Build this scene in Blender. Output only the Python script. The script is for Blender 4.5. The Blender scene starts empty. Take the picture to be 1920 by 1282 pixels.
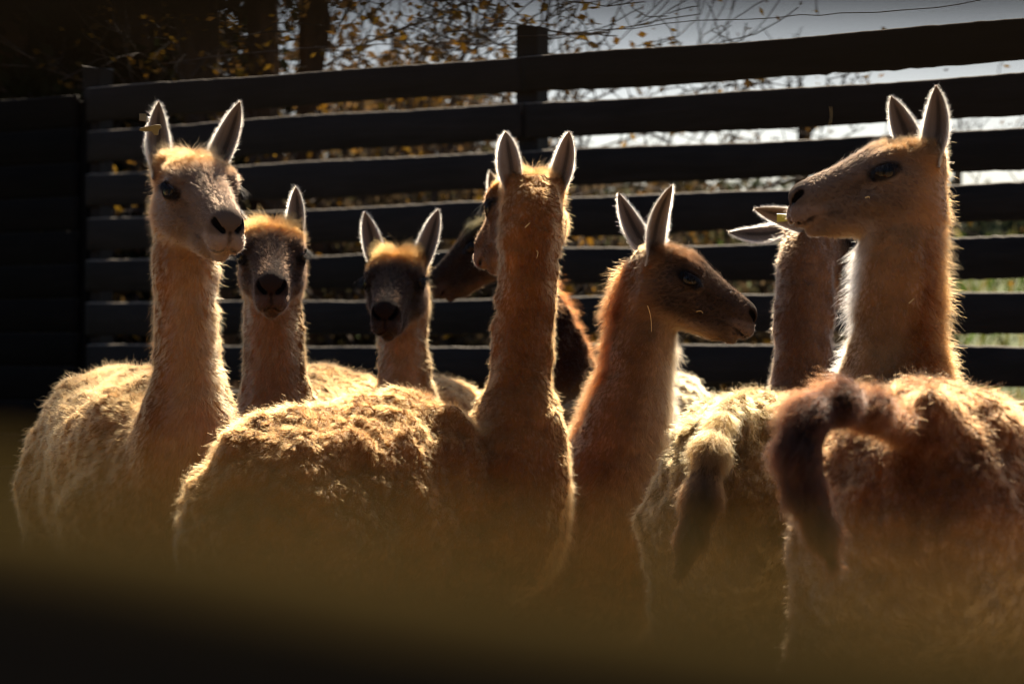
import bpy, math, random
import numpy as np
from mathutils import Vector, Matrix

# ------------------------------------------------------------------ camera, sky, sun, exposure
SC = bpy.context.scene
COL = SC.collection
RNG = np.random.default_rng(7)
random.seed(7)

ZC = 1.20                 # eye height, also the height of the horizon in the picture
FPX = 4500.0              # focal length in pixels of the 1920 wide photograph
HOR = 648.0

def at(px, py, d):
    """a point at distance d (metres along the view) seen at pixel px,py of the photograph"""
    return np.array([(px - 960.0) / FPX * d, d, ZC + (HOR - py) / FPX * d])

cam = bpy.data.cameras.new('camera')
cam.sensor_width = 36.0
cam.lens = FPX / 1920.0 * 36.0
cam.shift_y = (HOR - 641.0) / 1920.0
cam.clip_start = 0.01
cam.clip_end = 3000.0
cam.dof.use_dof = True
cam.dof.focus_distance = 4.9
cam.dof.aperture_fstop = (cam.lens / 1000.0) / 0.0175
cam_o = bpy.data.objects.new('camera', cam)
COL.objects.link(cam_o)
cam_o.location = (0, 0, ZC)
cam_o.rotation_euler = (math.radians(90), 0, 0)
SC.camera = cam_o

SUN_EL, SUN_AZ = math.radians(45), math.radians(11)     # azimuth from +Y towards +X
world = bpy.data.worlds.new('World')
SC.world = world
world.use_nodes = True
wn = world.node_tree.nodes
bg = wn.get('Background') or wn.new('ShaderNodeBackground')
sky = wn.new('ShaderNodeTexSky')
sky.sky_type = 'NISHITA'
sky.sun_disc = False
sky.sun_elevation = SUN_EL
sky.sun_rotation = SUN_AZ
sky.air_density = 1.0
sky.dust_density = 2.6
sky.ozone_density = 4.0
world.node_tree.links.new(sky.outputs[0], bg.inputs[0])
bg.inputs[1].default_value = 0.05

sun = bpy.data.lights.new('sun', 'SUN')
sun.energy = 5.0
sun.angle = math.radians(0.5)
sun.color = (1.0, 0.86, 0.66)
sun_o = bpy.data.objects.new('sun', sun)
COL.objects.link(sun_o)
sd = Vector((math.cos(SUN_EL) * math.sin(SUN_AZ), math.cos(SUN_EL) * math.cos(SUN_AZ), math.sin(SUN_EL)))
sun_o.rotation_euler = sd.to_track_quat('Z', 'Y').to_euler()

SC.view_settings.view_transform = 'Standard'
SC.view_settings.look = 'None'
SC.view_settings.gamma = 1.0
SC.view_settings.use_curve_mapping = False
SC.view_settings.exposure = 1.42
SC.render.engine = 'CYCLES'
SC.cycles.use_denoising = True
SC.cycles.filter_width = 1.0
SC.cycles.max_bounces = 8
SC.cycles.diffuse_bounces = 4
SC.cycles.glossy_bounces = 3
SC.cycles.transmission_bounces = 6
SC.cycles.transparent_max_bounces = 6
SC.cycles_curves.shape = 'RIBBONS'
SC.cycles_curves.subdivisions = 1

# ------------------------------------------------------------------ small helpers
def unit(v):
    v = np.asarray(v, float)
    return v / max(np.linalg.norm(v), 1e-9)

def nrm(a):
    return a / np.maximum(np.linalg.norm(a, axis=-1, keepdims=True), 1e-9)

def sstep(a, b, x):
    t = np.clip((x - a) / (b - a), 0, 1)
    return t * t * (3 - 2 * t)

def _hash(ix, iy, iz, seed=0):
    h = (ix.astype(np.int64) * 374761393 + iy.astype(np.int64) * 668265263 + iz.astype(np.int64) * 2147483647 + seed * 1274126177) & 0xffffffff
    h = ((h ^ (h >> 13)) * 1274126177) & 0xffffffff
    h = (h ^ (h >> 16)) * 2246822519 & 0xffffffff
    return ((h ^ (h >> 15)) & 0xffffff) / float(0xffffff)

def vnoise(p, f, seed=0):
    q = p * f
    i = np.floor(q).astype(np.int64)
    t = q - i
    t = t * t * (3 - 2 * t)
    r = 0
    for dx in (0, 1):
        for dy in (0, 1):
            for dz in (0, 1):
                w = (t[:, 0] if dx else 1 - t[:, 0]) * (t[:, 1] if dy else 1 - t[:, 1]) * (t[:, 2] if dz else 1 - t[:, 2])
                r = r + w * _hash(i[:, 0] + dx, i[:, 1] + dy, i[:, 2] + dz, seed)
    return r * 2 - 1

def cell_centre(p, size, seed=0, seams=False):
    """nearest jittered lattice point: gathers wool into locks; with seams also how far inside its lock each point lies"""
    q = p / size
    i = np.floor(q).astype(np.int64)
    best = np.full(len(p), 1e9); sec = np.full(len(p), 1e9)
    out = np.zeros_like(p)
    for dx in (-1, 0, 1):
        for dy in (-1, 0, 1):
            for dz in (-1, 0, 1):
                a, b, c = i[:, 0] + dx, i[:, 1] + dy, i[:, 2] + dz
                f = np.stack([a + _hash(a, b, c, seed), b + _hash(a, b, c, seed + 1), c + _hash(a, b, c, seed + 2)], 1)
                d = ((f - q) ** 2).sum(1)
                m = d < best
                sec = np.where(m, best, np.minimum(sec, d))
                best[m] = d[m]
                out[m] = f[m]
    if seams: return out * size, np.sqrt(sec) - np.sqrt(best)
    return out * size

def tag(o, label=None, cat=None, group=None, kind=None):
    if label: o['label'] = label
    if cat: o['category'] = cat
    if group: o['group'] = group
    if kind: o['kind'] = kind
    return o

def empty(name, loc, label, cat, group=None):
    o = bpy.data.objects.new(name, None)
    COL.objects.link(o)
    o.location = loc
    o.empty_display_size = 0.1
    return tag(o, label, cat, group)

def link(name, data, parent=None, mat=None):
    o = bpy.data.objects.new(name, data)
    COL.objects.link(o)
    if mat is not None and not data.materials:
        data.materials.append(mat)
    if parent is not None:
        o.parent = parent
        if parent.parent is None:
            o.matrix_parent_inverse = Matrix.Translation(parent.location).inverted()
        else:
            o.matrix_parent_inverse = (Matrix.Translation(parent.parent.location)).inverted()
    return o

def mesh_np(name, V, F, smooth=True, cols=None, colname='Col'):
    V = np.asarray(V, np.float32)
    F = np.asarray(F, np.int32)
    me = bpy.data.meshes.new(name)
    k = F.shape[1]
    me.vertices.add(len(V)); me.vertices.foreach_set('co', V.ravel())
    me.loops.add(F.size); me.loops.foreach_set('vertex_index', F.ravel())
    me.polygons.add(len(F)); me.polygons.foreach_set('loop_start', np.arange(0, F.size, k, dtype=np.int32))
    me.update(calc_edges=True)
    if smooth:
        me.polygons.foreach_set('use_smooth', np.ones(len(F), bool))
    if cols is not None:
        a = me.attributes.new(colname, 'FLOAT_COLOR', 'POINT')
        c = np.ones((len(V), 4), np.float32); c[:, :3] = cols
        a.data.foreach_set('color', c.ravel())
    me.validate()
    return me

# ------------------------------------------------------------------ materials
def new_mat(name):
    m = bpy.data.materials.new(name); m.use_nodes = True
    nt = m.node_tree; nt.nodes.clear()
    out = nt.nodes.new('ShaderNodeOutputMaterial')
    return m, nt, out

def N(nt, t, **kw):
    n = nt.nodes.new(t)
    for k, v in kw.items(): setattr(n, k, v)
    return n

def ramp(nt, stops):
    r = nt.nodes.new('ShaderNodeValToRGB')
    e = r.color_ramp.elements
    while len(e) > 1: e.remove(e[-1])
    e[0].position = stops[0][0]; e[0].color = (*stops[0][1], 1)
    for p, c in stops[1:]:
        x = e.new(p); x.color = (*c, 1)
    return r

def mat_skin():
    m, nt, out = new_mat('hide')
    a = N(nt, 'ShaderNodeAttribute', attribute_name='Col')
    b = N(nt, 'ShaderNodeBsdfPrincipled')
    b.inputs['Roughness'].default_value = 0.9
    b.inputs['Specular IOR Level'].default_value = 0.06
    no = N(nt, 'ShaderNodeTexNoise'); no.inputs['Scale'].default_value = 160; no.inputs['Detail'].default_value = 3
    bp = N(nt, 'ShaderNodeBump'); bp.inputs['Strength'].default_value = 0.35; bp.inputs['Distance'].default_value = 0.003
    nt.links.new(no.outputs[0], bp.inputs['Height'])
    nt.links.new(bp.outputs[0], b.inputs['Normal'])
    nt.links.new(a.outputs['Color'], b.inputs['Base Color'])
    nt.links.new(b.outputs[0], out.inputs[0])
    return m

def mat_fur():
    m, nt, out = new_mat('fur')
    a = N(nt, 'ShaderNodeAttribute', attribute_name='Col')
    hi = N(nt, 'ShaderNodeHairInfo')
    hsv = N(nt, 'ShaderNodeHueSaturation')
    mr = N(nt, 'ShaderNodeMapRange'); mr.inputs[3].default_value = 0.72; mr.inputs[4].default_value = 1.25
    nt.links.new(hi.outputs['Random'], mr.inputs[0])
    nt.links.new(mr.outputs[0], hsv.inputs['Value'])
    nt.links.new(a.outputs['Color'], hsv.inputs['Color'])
    h = N(nt, 'ShaderNodeBsdfHairPrincipled')
    h.model = 'CHIANG'; h.parametrization = 'COLOR'
    h.inputs['Roughness'].default_value = 0.38
    h.inputs['Radial Roughness'].default_value = 0.55
    h.inputs['Coat'].default_value = 0.0
    h.inputs['IOR'].default_value = 1.32
    h.inputs['Random Roughness'].default_value = 0.2
    nt.links.new(hsv.outputs[0], h.inputs['Color'])
    nt.links.new(h.outputs[0], out.inputs[0])
    return m

def mat_eye():
    m, nt, out = new_mat('eye')
    tc = N(nt, 'ShaderNodeAttribute', attribute_name='Col')
    b = N(nt, 'ShaderNodeBsdfPrincipled')
    b.inputs['Roughness'].default_value = 0.10
    b.inputs['Specular IOR Level'].default_value = 0.28
    nt.links.new(tc.outputs['Color'], b.inputs['Base Color'])
    nt.links.new(b.outputs[0], out.inputs[0])
    return m

def mat_wood(name, dark, light, moss_or_lit=None, moss_or_lit_amt=0.0, spec=0.2, rough=0.75):
    """stained rough-sawn boards: grain runs along the object's own x axis"""
    m, nt, out = new_mat(name)
    tc = N(nt, 'ShaderNodeTexCoord')
    oi = N(nt, 'ShaderNodeObjectInfo')
    off = N(nt, 'ShaderNodeVectorMath', operation='MULTIPLY_ADD')
    off.inputs[1].default_value = (1, 1, 1)
    sc = N(nt, 'ShaderNodeVectorMath', operation='SCALE'); sc.inputs[0].default_value = (7.3, 3.1, 5.7)
    nt.links.new(oi.outputs['Random'], sc.inputs['Scale'])
    nt.links.new(tc.outputs['Object'], off.inputs[0]); nt.links.new(sc.outputs[0], off.inputs[2])
    mp = N(nt, 'ShaderNodeMapping'); mp.inputs['Scale'].default_value = (1.6, 22, 22)
    nt.links.new(off.outputs[0], mp.inputs[0])
    n1 = N(nt, 'ShaderNodeTexNoise'); n1.inputs['Scale'].default_value = 1.0; n1.inputs['Detail'].default_value = 6; n1.inputs['Distortion'].default_value = 1.2
    nt.links.new(mp.outputs[0], n1.inputs[0])
    mp2 = N(nt, 'ShaderNodeMapping'); mp2.inputs['Scale'].default_value = (9, 220, 220)
    nt.links.new(off.outputs[0], mp2.inputs[0])
    n2 = N(nt, 'ShaderNodeTexNoise'); n2.inputs['Scale'].default_value = 1.0; n2.inputs['Detail'].default_value = 3
    nt.links.new(mp2.outputs[0], n2.inputs[0])
    n3 = N(nt, 'ShaderNodeTexNoise'); n3.inputs['Scale'].default_value = 5; n3.inputs['Detail'].default_value = 4
    nt.links.new(off.outputs[0], n3.inputs[0])
    ad = N(nt, 'ShaderNodeMath', operation='MULTIPLY_ADD'); ad.inputs[1].default_value = 0.45
    nt.links.new(n2.outputs[0], ad.inputs[0])
    a2 = N(nt, 'ShaderNodeMath', operation='MULTIPLY_ADD'); a2.inputs[1].default_value = 0.55
    nt.links.new(n1.outputs[0], a2.inputs[0])
    hf = N(nt, 'ShaderNodeMath', operation='MULTIPLY'); hf.inputs[1].default_value = 0.3
    nt.links.new(n3.outputs[0], hf.inputs[0])
    nt.links.new(hf.outputs[0], a2.inputs[2]); nt.links.new(a2.outputs[0], ad.inputs[2])
    rv = N(nt, 'ShaderNodeMapRange'); rv.inputs[3].default_value = -0.12; rv.inputs[4].default_value = 0.08
    nt.links.new(oi.outputs['Random'], rv.inputs[0])
    av = N(nt, 'ShaderNodeMath', operation='ADD'); nt.links.new(ad.outputs[0], av.inputs[0]); nt.links.new(rv.outputs[0], av.inputs[1])
    r = ramp(nt, [(0.45, dark), (0.70, tuple(0.5 * (x + y) for x, y in zip(dark, light))), (0.95, light)])
    nt.links.new(av.outputs[0], r.inputs[0])
    colour = r.outputs[0]
    if moss_or_lit:  # upward faces: mossy on the near fence, painted sunlit edges on the far boards
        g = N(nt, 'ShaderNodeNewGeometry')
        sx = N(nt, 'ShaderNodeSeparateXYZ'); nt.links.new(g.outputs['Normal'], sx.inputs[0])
        mr = N(nt, 'ShaderNodeMapRange'); mr.inputs[1].default_value = 0.25; mr.inputs[2].default_value = 0.8; mr.inputs[4].default_value = moss_or_lit_amt
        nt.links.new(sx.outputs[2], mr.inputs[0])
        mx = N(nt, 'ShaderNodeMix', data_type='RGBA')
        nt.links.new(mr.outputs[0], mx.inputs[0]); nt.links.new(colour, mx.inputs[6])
        mx.inputs[7].default_value = (*moss_or_lit, 1)
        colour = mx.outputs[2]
    b = N(nt, 'ShaderNodeBsdfPrincipled'); b.inputs['Roughness'].default_value = rough
    b.inputs['Specular IOR Level'].default_value = spec
    bp = N(nt, 'ShaderNodeBump'); bp.inputs['Strength'].default_value = 0.6; bp.inputs['Distance'].default_value = 0.004
    nt.links.new(ad.outputs[0], bp.inputs['Height'])
    nt.links.new(bp.outputs[0], b.inputs['Normal'])
    nt.links.new(colour, b.inputs['Base Color'])
    nt.links.new(b.outputs[0], out.inputs[0])
    return m

def mat_noise(name, stops, scale, rough=0.9, bump=0.5, dist=0.02, vscale=(1, 1, 1), trans=0.0, detail=6):
    m, nt, out = new_mat(name)
    tc = N(nt, 'ShaderNodeTexCoord')
    mp = N(nt, 'ShaderNodeMapping'); mp.inputs['Scale'].default_value = vscale
    nt.links.new(tc.outputs['Object'], mp.inputs[0])
    n1 = N(nt, 'ShaderNodeTexNoise'); n1.inputs['Scale'].default_value = scale; n1.inputs['Detail'].default_value = detail
    n1.inputs['Roughness'].default_value = 0.65
    nt.links.new(mp.outputs[0], n1.inputs[0])
    r = ramp(nt, stops); nt.links.new(n1.outputs[0], r.inputs[0])
    b = N(nt, 'ShaderNodeBsdfPrincipled'); b.inputs['Roughness'].default_value = rough
    b.inputs['Specular IOR Level'].default_value = 0.2
    nt.links.new(r.outputs[0], b.inputs['Base Color'])
    bp = N(nt, 'ShaderNodeBump'); bp.inputs['Strength'].default_value = bump; bp.inputs['Distance'].default_value = dist
    nt.links.new(n1.outputs[0], bp.inputs['Height']); nt.links.new(bp.outputs[0], b.inputs['Normal'])
    nt.links.new(b.outputs[0], out.inputs[0])
    return m

def mat_leaf(name):
    m, nt, out = new_mat(name)
    a = N(nt, 'ShaderNodeAttribute', attribute_name='Col')
    d = N(nt, 'ShaderNodeBsdfDiffuse'); t = N(nt, 'ShaderNodeBsdfTranslucent')
    mx = N(nt, 'ShaderNodeMixShader'); mx.inputs[0].default_value = 0.4
    for s in (d, t): nt.links.new(a.outputs['Color'], s.inputs['Color'])
    nt.links.new(d.outputs[0], mx.inputs[1]); nt.links.new(t.outputs[0], mx.inputs[2])
    nt.links.new(mx.outputs[0], out.inputs[0])
    return m

def mat_plain(name, col, rough=0.6, metal=0.0):
    m, nt, out = new_mat(name)
    no = N(nt, 'ShaderNodeTexNoise'); no.inputs['Scale'].default_value = 40
    r = ramp(nt, [(0.3, tuple(c * 0.75 for c in col)), (0.7, tuple(min(1, c * 1.2) for c in col))])
    nt.links.new(no.outputs[0], r.inputs[0])
    b = N(nt, 'ShaderNodeBsdfPrincipled'); b.inputs['Roughness'].default_value = rough; b.inputs['Metallic'].default_value = metal
    nt.links.new(r.outputs[0], b.inputs['Base Color']); nt.links.new(b.outputs[0], out.inputs[0])
    return m

M_SKIN, M_FUR, M_EYE = mat_skin(), mat_fur(), mat_eye()
M_FENCE = mat_wood('black_stained_board', (0.0011, 0.0011, 0.0013), (0.0125, 0.0113, 0.0125), (0.20, 0.165, 0.125), 0.8)  # last colour paints sunlit edge lines onto the board tops
M_PANEL = mat_wood('shaded_panel_board', (0.0011, 0.0011, 0.0012), (0.0045, 0.0042, 0.0045), (0.03, 0.024, 0.018), 0.6, 0.05)  # tree shade put into the darker board colours, with faint painted lit tops
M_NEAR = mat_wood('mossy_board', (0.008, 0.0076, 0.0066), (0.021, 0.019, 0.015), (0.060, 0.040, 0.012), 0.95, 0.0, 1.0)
M_BARK = mat_noise('bark', [(0.3, (0.02, 0.012, 0.008)), (0.55, (0.075, 0.042, 0.022)), (0.8, (0.20, 0.11, 0.055))], 9, bump=1.0, dist=0.05, vscale=(1, 1, 0.18))
M_TWIG = mat_noise('twig_bark', [(0.3, (0.03, 0.022, 0.017)), (0.7, (0.09, 0.065, 0.05))], 12)
M_LEAF = mat_leaf('leaf')
M_GROUND = mat_noise('pasture', [(0.25, (0.14, 0.092, 0.045)), (0.5, (0.25, 0.17, 0.085)), (0.75, (0.35, 0.25, 0.125))], 2.2, bump=0.6, dist=0.03, detail=9)
M_BANK = mat_noise('grass_bank', [(0.25, (0.03, 0.045, 0.012)), (0.5, (0.075, 0.10, 0.025)), (0.75, (0.15, 0.15, 0.055))], 0.9, bump=0.8, dist=0.06, detail=9)
M_WIRE = mat_plain('rusty_wire', (0.06, 0.045, 0.04), 0.5, 0.6)
M_TAG = mat_plain('tag_plastic', (0.17, 0.12, 0.035), 0.5)
M_STUD = mat_plain('tag_stud', (0.72, 0.68, 0.08), 0.4)
M_TAGG = mat_plain('green_tag_plastic', (0.36, 0.36, 0.06), 0.45)
M_STRAW = mat_plain('straw', (0.62, 0.44, 0.17), 0.5)

# ------------------------------------------------------------------ ground, bank
def ground_h(x, y):
    rise = sstep(11.5, 27.0, y + 0.25 * x) * 2.15
    return rise + 0.10 * np.sin(x * 0.23 + 1.3) * sstep(12, 30, y) + sstep(60, 600, y) * 14

def grid_sheet(name, xs, ys, mat, zoff=0.0):
    X, Y = np.meshgrid(xs, ys, indexing='ij')
    Z = ground_h(X, Y) + zoff
    P = np.stack([X, Y, Z], -1).reshape(-1, 3)
    P[:, 2] += 0.012 * vnoise(P * [1, 1, 0], 2.3) + 0.05 * vnoise(P * [1, 1, 0], 0.5) * sstep(12, 20, P[:, 1])
    nx, ny = X.shape
    i = np.arange(nx * ny).reshape(nx, ny)
    F = np.stack([i[:-1, :-1], i[1:, :-1], i[1:, 1:], i[:-1, 1:]], -1).reshape(-1, 4)
    o = link(name, mesh_np(name, P, F), None, mat)
    return tag(o, kind='structure')

grid_sheet('ground', np.concatenate([[-400, -150, -60, -30], np.arange(-14, 14.1, 0.5), [30, 60, 150, 400]]),
           np.concatenate([[-400, -150, -50, -20], np.arange(-8, 11.6, 0.5)]), M_GROUND)
grid_sheet('grass_slope', np.concatenate([[-1500, -500, -150, -60, -30], np.arange(-18, 18.1, 0.6), [30, 60, 150, 500, 1500]]),
           np.concatenate([np.arange(11.5, 32, 0.6), [36, 42, 50, 60, 80, 120, 200, 400, 800, 2000]]), M_BANK)

# ------------------------------------------------------------------ fences
FT = unit([1.85 + 0.73, 8.67 - 10.28, 0])               # along the fence, towards the right of the picture
FN = np.array([FT[1], -FT[0], 0]); FN = FN if FN[1] < 0 else -FN   # faces the camera
FANG = math.atan2(FT[1], FT[0])
PITCH, BOARD, THK = 0.198, 0.150, 0.026

def plank_mesh(name, L, h, t, seed, wob=0.005, nseg=None):
    """a rough sawn board: rounded corners, slightly wavy edges, centred on x, top at z=0, front face at y=0 (towards -y)"""
    r = 0.008
    prof = [(0, -r - 0.0), (-0.0, -h + r), (r, -h), (t - r, -h), (t, -h + r), (t, -r), (t - r, 0), (t * 0.5, 0.001), (r, 0), (r * 0.3, -r * 0.35)]
    n = nseg or max(24, int(L / 0.03))
    xs = np.linspace(-L / 2, L / 2, n)
    g = np.random.default_rng(seed)
    ph = g.uniform(0, 6, 8)
    top = wob * (np.sin(xs * 1.9 + ph[0]) + 0.5 * np.sin(xs * 4.7 + ph[1])) + 0.0009 * g.normal(size=n)
    bot = 1.2 * wob * (np.sin(xs * 1.6 + ph[2]) + 0.5 * np.sin(xs * 5.3 + ph[3])) + 0.0022 * g.normal(size=n) * (g.random(n) < 0.6)
    yw = wob * np.sin(xs * 1.3 + ph[4])
    V = []
    for x, a, b, c in zip(xs, top, bot, yw):
        for (y, z) in prof:
            f = -z / h
            V.append((x, y + c, z + a * (1 - f) + b * f))
    k = len(prof); F = []
    for i in range(n - 1):
        for j in range(k):
            F.append((i * k + j, i * k + (j + 1) % k, (i + 1) * k + (j + 1) % k, (i + 1) * k + j))
    me = bpy.data.meshes.new(name)
    me.from_pydata(V, [], F + [tuple(range(k - 1, -1, -1)), tuple((n - 1) * k + j for j in range(k))])
    me.polygons.foreach_set('use_smooth', np.ones(len(me.polygons), bool))
    me.update()
    return me

def post_mesh(name, w, h, seed):
    g = np.random.default_rng(seed)
    V, F = [], []
    nz = 14; r = 0.008; a = w / 2
    prof = [(-a + r, -a), (a - r, -a), (a, -a + r), (a, a - r), (a - r, a), (-a + r, a), (-a, a - r), (-a, -a + r)]
    for i in range(nz):
        z = h * i / (nz - 1)
        for (x, y) in prof:
            V.append((x + g.normal() * 0.0015, y + g.normal() * 0.0015, z - (0.012 * (x + a) / w if i == nz - 1 else 0) + (g.normal() * 0.003 if i == nz - 1 else 0)))
    k = 8
    for i in range(nz - 1):
        for j in range(k):
            F.append((i * k + j, i * k + (j + 1) % k, (i + 1) * k + (j + 1) % k, (i + 1) * k + j))
    F.append(tuple((nz - 1) * k + j for j in range(k)))
    me = bpy.data.meshes.new(name); me.from_pydata(V, [], F); me.update()
    return me

def place(o, parent, p, ang, roll=0.0):
    o.parent = parent
    o.location = Vector(p) - parent.location
    o.rotation_euler = (0, roll, ang)

def fence_point(px):
    """point on the far fence line at picture column px"""
    # line: (X,Y) = (1.85,8.67) + s*FT ; X = (px-960)/FPX*Y
    k = (px - 960.0) / FPX
    s = (k * 8.67 - 1.85) / (FT[0] - k * FT[1])
    return np.array([1.85, 8.67, 0]) + s * FT

P_POST = fence_point(978)
BAY = 2.36
TOPZ = ZC + 6 * PITCH
far = empty('slatted_fence', P_POST, 'tall dark slatted fence with gaps and a wire above, behind the animals', 'fence')
tops_adj = [0, 0, 0, 0, 0, 0, 0]
sd_ = 0
for bay in (-1, 0, 1, 2):
    mid = P_POST + FT * (BAY * (bay + 0.5))
    for r in range(12):
        sd_ += 1
        z = TOPZ - r * PITCH
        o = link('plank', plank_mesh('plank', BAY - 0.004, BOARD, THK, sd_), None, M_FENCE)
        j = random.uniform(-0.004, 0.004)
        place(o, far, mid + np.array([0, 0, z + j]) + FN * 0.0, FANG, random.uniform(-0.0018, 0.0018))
for k in range(-1, 4):
    p = P_POST + FT * BAY * k - FN * (THK + 0.058)
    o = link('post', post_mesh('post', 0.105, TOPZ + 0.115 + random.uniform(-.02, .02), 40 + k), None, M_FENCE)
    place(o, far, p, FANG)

def tube(name, pts, rad, sides=6):
    pts = np.asarray(pts, float); n = len(pts)
    rad = np.broadcast_to(np.asarray(rad, float), (n,))
    T = nrm(np.gradient(pts, axis=0))
    ref = np.array([0.0, 0, 1]) if abs(T[0][2]) < 0.9 else np.array([1.0, 0, 0])
    V = []; F = []
    A = nrm(np.cross(T, ref)); B = np.cross(T, A)
    for i in range(n):
        for j in range(sides):
            a = 2 * math.pi * j / sides
            V.append(pts[i] + rad[i] * (math.cos(a) * A[i] + math.sin(a) * B[i]))
    for i in range(n - 1):
        for j in range(sides):
            F.append((i * sides + j, i * sides + (j + 1) % sides, (i + 1) * sides + (j + 1) % sides, (i + 1) * sides + j))
    return np.array(V), np.array(F)

def merge(parts):
    V, F, o = [], [], 0
    for v, f in parts:
        V.append(v); F.append(f + o); o += len(v)
    return np.concatenate(V), np.concatenate(F)

wp = []
wire_px = [(300, 118), (400, 103), (480, 96), (560, 89), (640, 84), (720, 81), (800, 79), (880, 76), (920, 71), (952, 66), (1006, 65), (1060, 62), (1110, 54), (1180, 52), (1240, 42), (1300, 36), (1400, 34), (1450, 31), (1495, 25), (1530, 27), (1570, 22), (1640, 21), (1680, 17), (1750, 12), (1790, 6), (1830, -2), (1930, -22), (2040, -30)]
for px, py in wire_px:
    q = fence_point(px) - FN * 0.03
    wp.append([q[0], q[1], ZC + (HOR - py) / FPX * q[1]])
V, F = tube('wire', wp, 0.0019, 6)
link('wire', mesh_np('wire', V, F), far, M_WIRE)

# the close boarded panel where the slatted fence ends
P_END = P_POST - FT * BAY
pan = empty('close_boarded_panel', P_END - FT * 1.2, 'solid dark panel of tight horizontal boards in the shade, joined to the slatted fence', 'fence panel')
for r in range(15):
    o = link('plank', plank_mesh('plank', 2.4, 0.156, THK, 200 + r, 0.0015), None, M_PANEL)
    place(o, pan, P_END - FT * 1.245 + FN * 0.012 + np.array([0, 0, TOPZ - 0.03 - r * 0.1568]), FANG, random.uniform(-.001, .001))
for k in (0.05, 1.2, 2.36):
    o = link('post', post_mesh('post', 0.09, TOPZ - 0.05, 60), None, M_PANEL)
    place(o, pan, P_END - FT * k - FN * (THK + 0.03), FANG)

# the fence right in front of the lens, looked through between two of its boards
NP = np.array([0.0, 0.205, 0.0])
near = empty('near_fence', NP, 'blurred dark mossy board of the fence just in front of the lens', 'fence')
for r in range(-5, 7):
    z = ZC - 0.0198 - r * PITCH
    if z < 0.12: continue
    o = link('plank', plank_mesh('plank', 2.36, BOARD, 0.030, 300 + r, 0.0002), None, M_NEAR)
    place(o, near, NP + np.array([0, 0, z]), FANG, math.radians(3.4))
for k in (-1.13, 1.13):
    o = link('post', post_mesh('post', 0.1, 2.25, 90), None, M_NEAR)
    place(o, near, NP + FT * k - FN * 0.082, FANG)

# ------------------------------------------------------------------ trees and shrubs beyond the fence
def leaf_quads(C, size, g, up=0.3):
    k = len(C)
    u = nrm(g.normal(size=(k, 3))); v = nrm(np.cross(u, g.normal(size=(k, 3))))
    sz = size * (0.6 + 0.8 * g.random(k))[:, None]
    V = np.stack([C - u * sz, C + v * sz * 0.55 + u * sz * 0.1, C + u * sz * 1.1, C - v * sz * 0.55 + u * sz * 0.1], 1).reshape(-1, 3)
    F = np.arange(4 * k).reshape(k, 4)
    return V, F

def leaf_cols(k, palette, g):
    palette = np.array(palette)
    c = palette[g.integers(0, len(palette), k)] * (0.65 + 0.7 * g.random((k, 1)))
    return np.repeat(c, 4, 0)

def grow(p, d, L, r, depth, g, tubes, tips, droop=0.0, split=3, wig=0.25, shrink=0.68):
    n = 5
    pts = [p]; q = p.copy(); dd = d.copy()
    for i in range(n - 1):
        dd = unit(dd + g.normal(size=3) * wig * 0.5 + np.array([0, 0, -droop]))
        q = q + dd * L / (n - 1); pts.append(q.copy())
    rr = np.maximum(np.linspace(r, r * 0.55, n), 0.0035)
    tubes[depth].append(tube('t', pts, rr, 5 if depth < 3 else 3))
    if depth <= 0:
        tips.append((pts[2], pts[3], pts[4])); return
    for j in range(split):
        i = g.integers(2, n)
        nd = unit(dd + g.normal(size=3) * 0.75 + np.array([0, 0, 0.12]))
        grow(pts[i], nd, L * shrink * g.uniform(0.75, 1.2), rr[i] * 0.62, depth - 1, g, tubes, tips, droop, split, wig, shrink)

def branchy(name, label, cat, group, base, stems, L, r, depth, leaves, lsize, palette, seed, split=3, spreadv=0.5, droop=0.0, lean=(0, 0, 1), wig=0.3, spreadleaf=0.10):
    g = np.random.default_rng(seed)
    base = np.asarray(base, float)
    root = empty(name, base, label, cat, group)
    tubes = {k: [] for k in range(depth + 1)}; tips = []
    for i in range(stems):
        d = unit(np.asarray(lean, float) + g.normal(size=3) * spreadv * np.array([1, 1, 0.25]))
        grow(base + g.normal(size=3) * [0.12, 0.12, 0] * (stems > 1) - [0, 0, 0.05], d, L * g.uniform(0.8, 1.15), r, depth, g, tubes, tips, droop, split, wig)
    V, F = merge(tubes[depth]); link('trunk' if stems == 1 else 'stem', mesh_np('trunk', V, F), root, M_TWIG)
    rest = sum((tubes[k] for k in range(depth)), [])
    V, F = merge(rest); o = link('branches', mesh_np('branches', V, F), root, M_TWIG); o['kind'] = 'stuff'
    T = np.array(tips)
    if leaves:
        i = g.integers(0, len(T), leaves); j = g.integers(0, 3, leaves)
        C = T[i, j] + g.normal(size=(leaves, 3)) * spreadleaf
        V, F = leaf_quads(C, lsize, g)
        o = link('crown', mesh_np('crown', V, F, False, leaf_cols(leaves, palette, g)), root, M_LEAF); o['kind'] = 'stuff'
    return root

def gz(x, y): return float(ground_h(np.array(x), np.array(y)))

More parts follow.
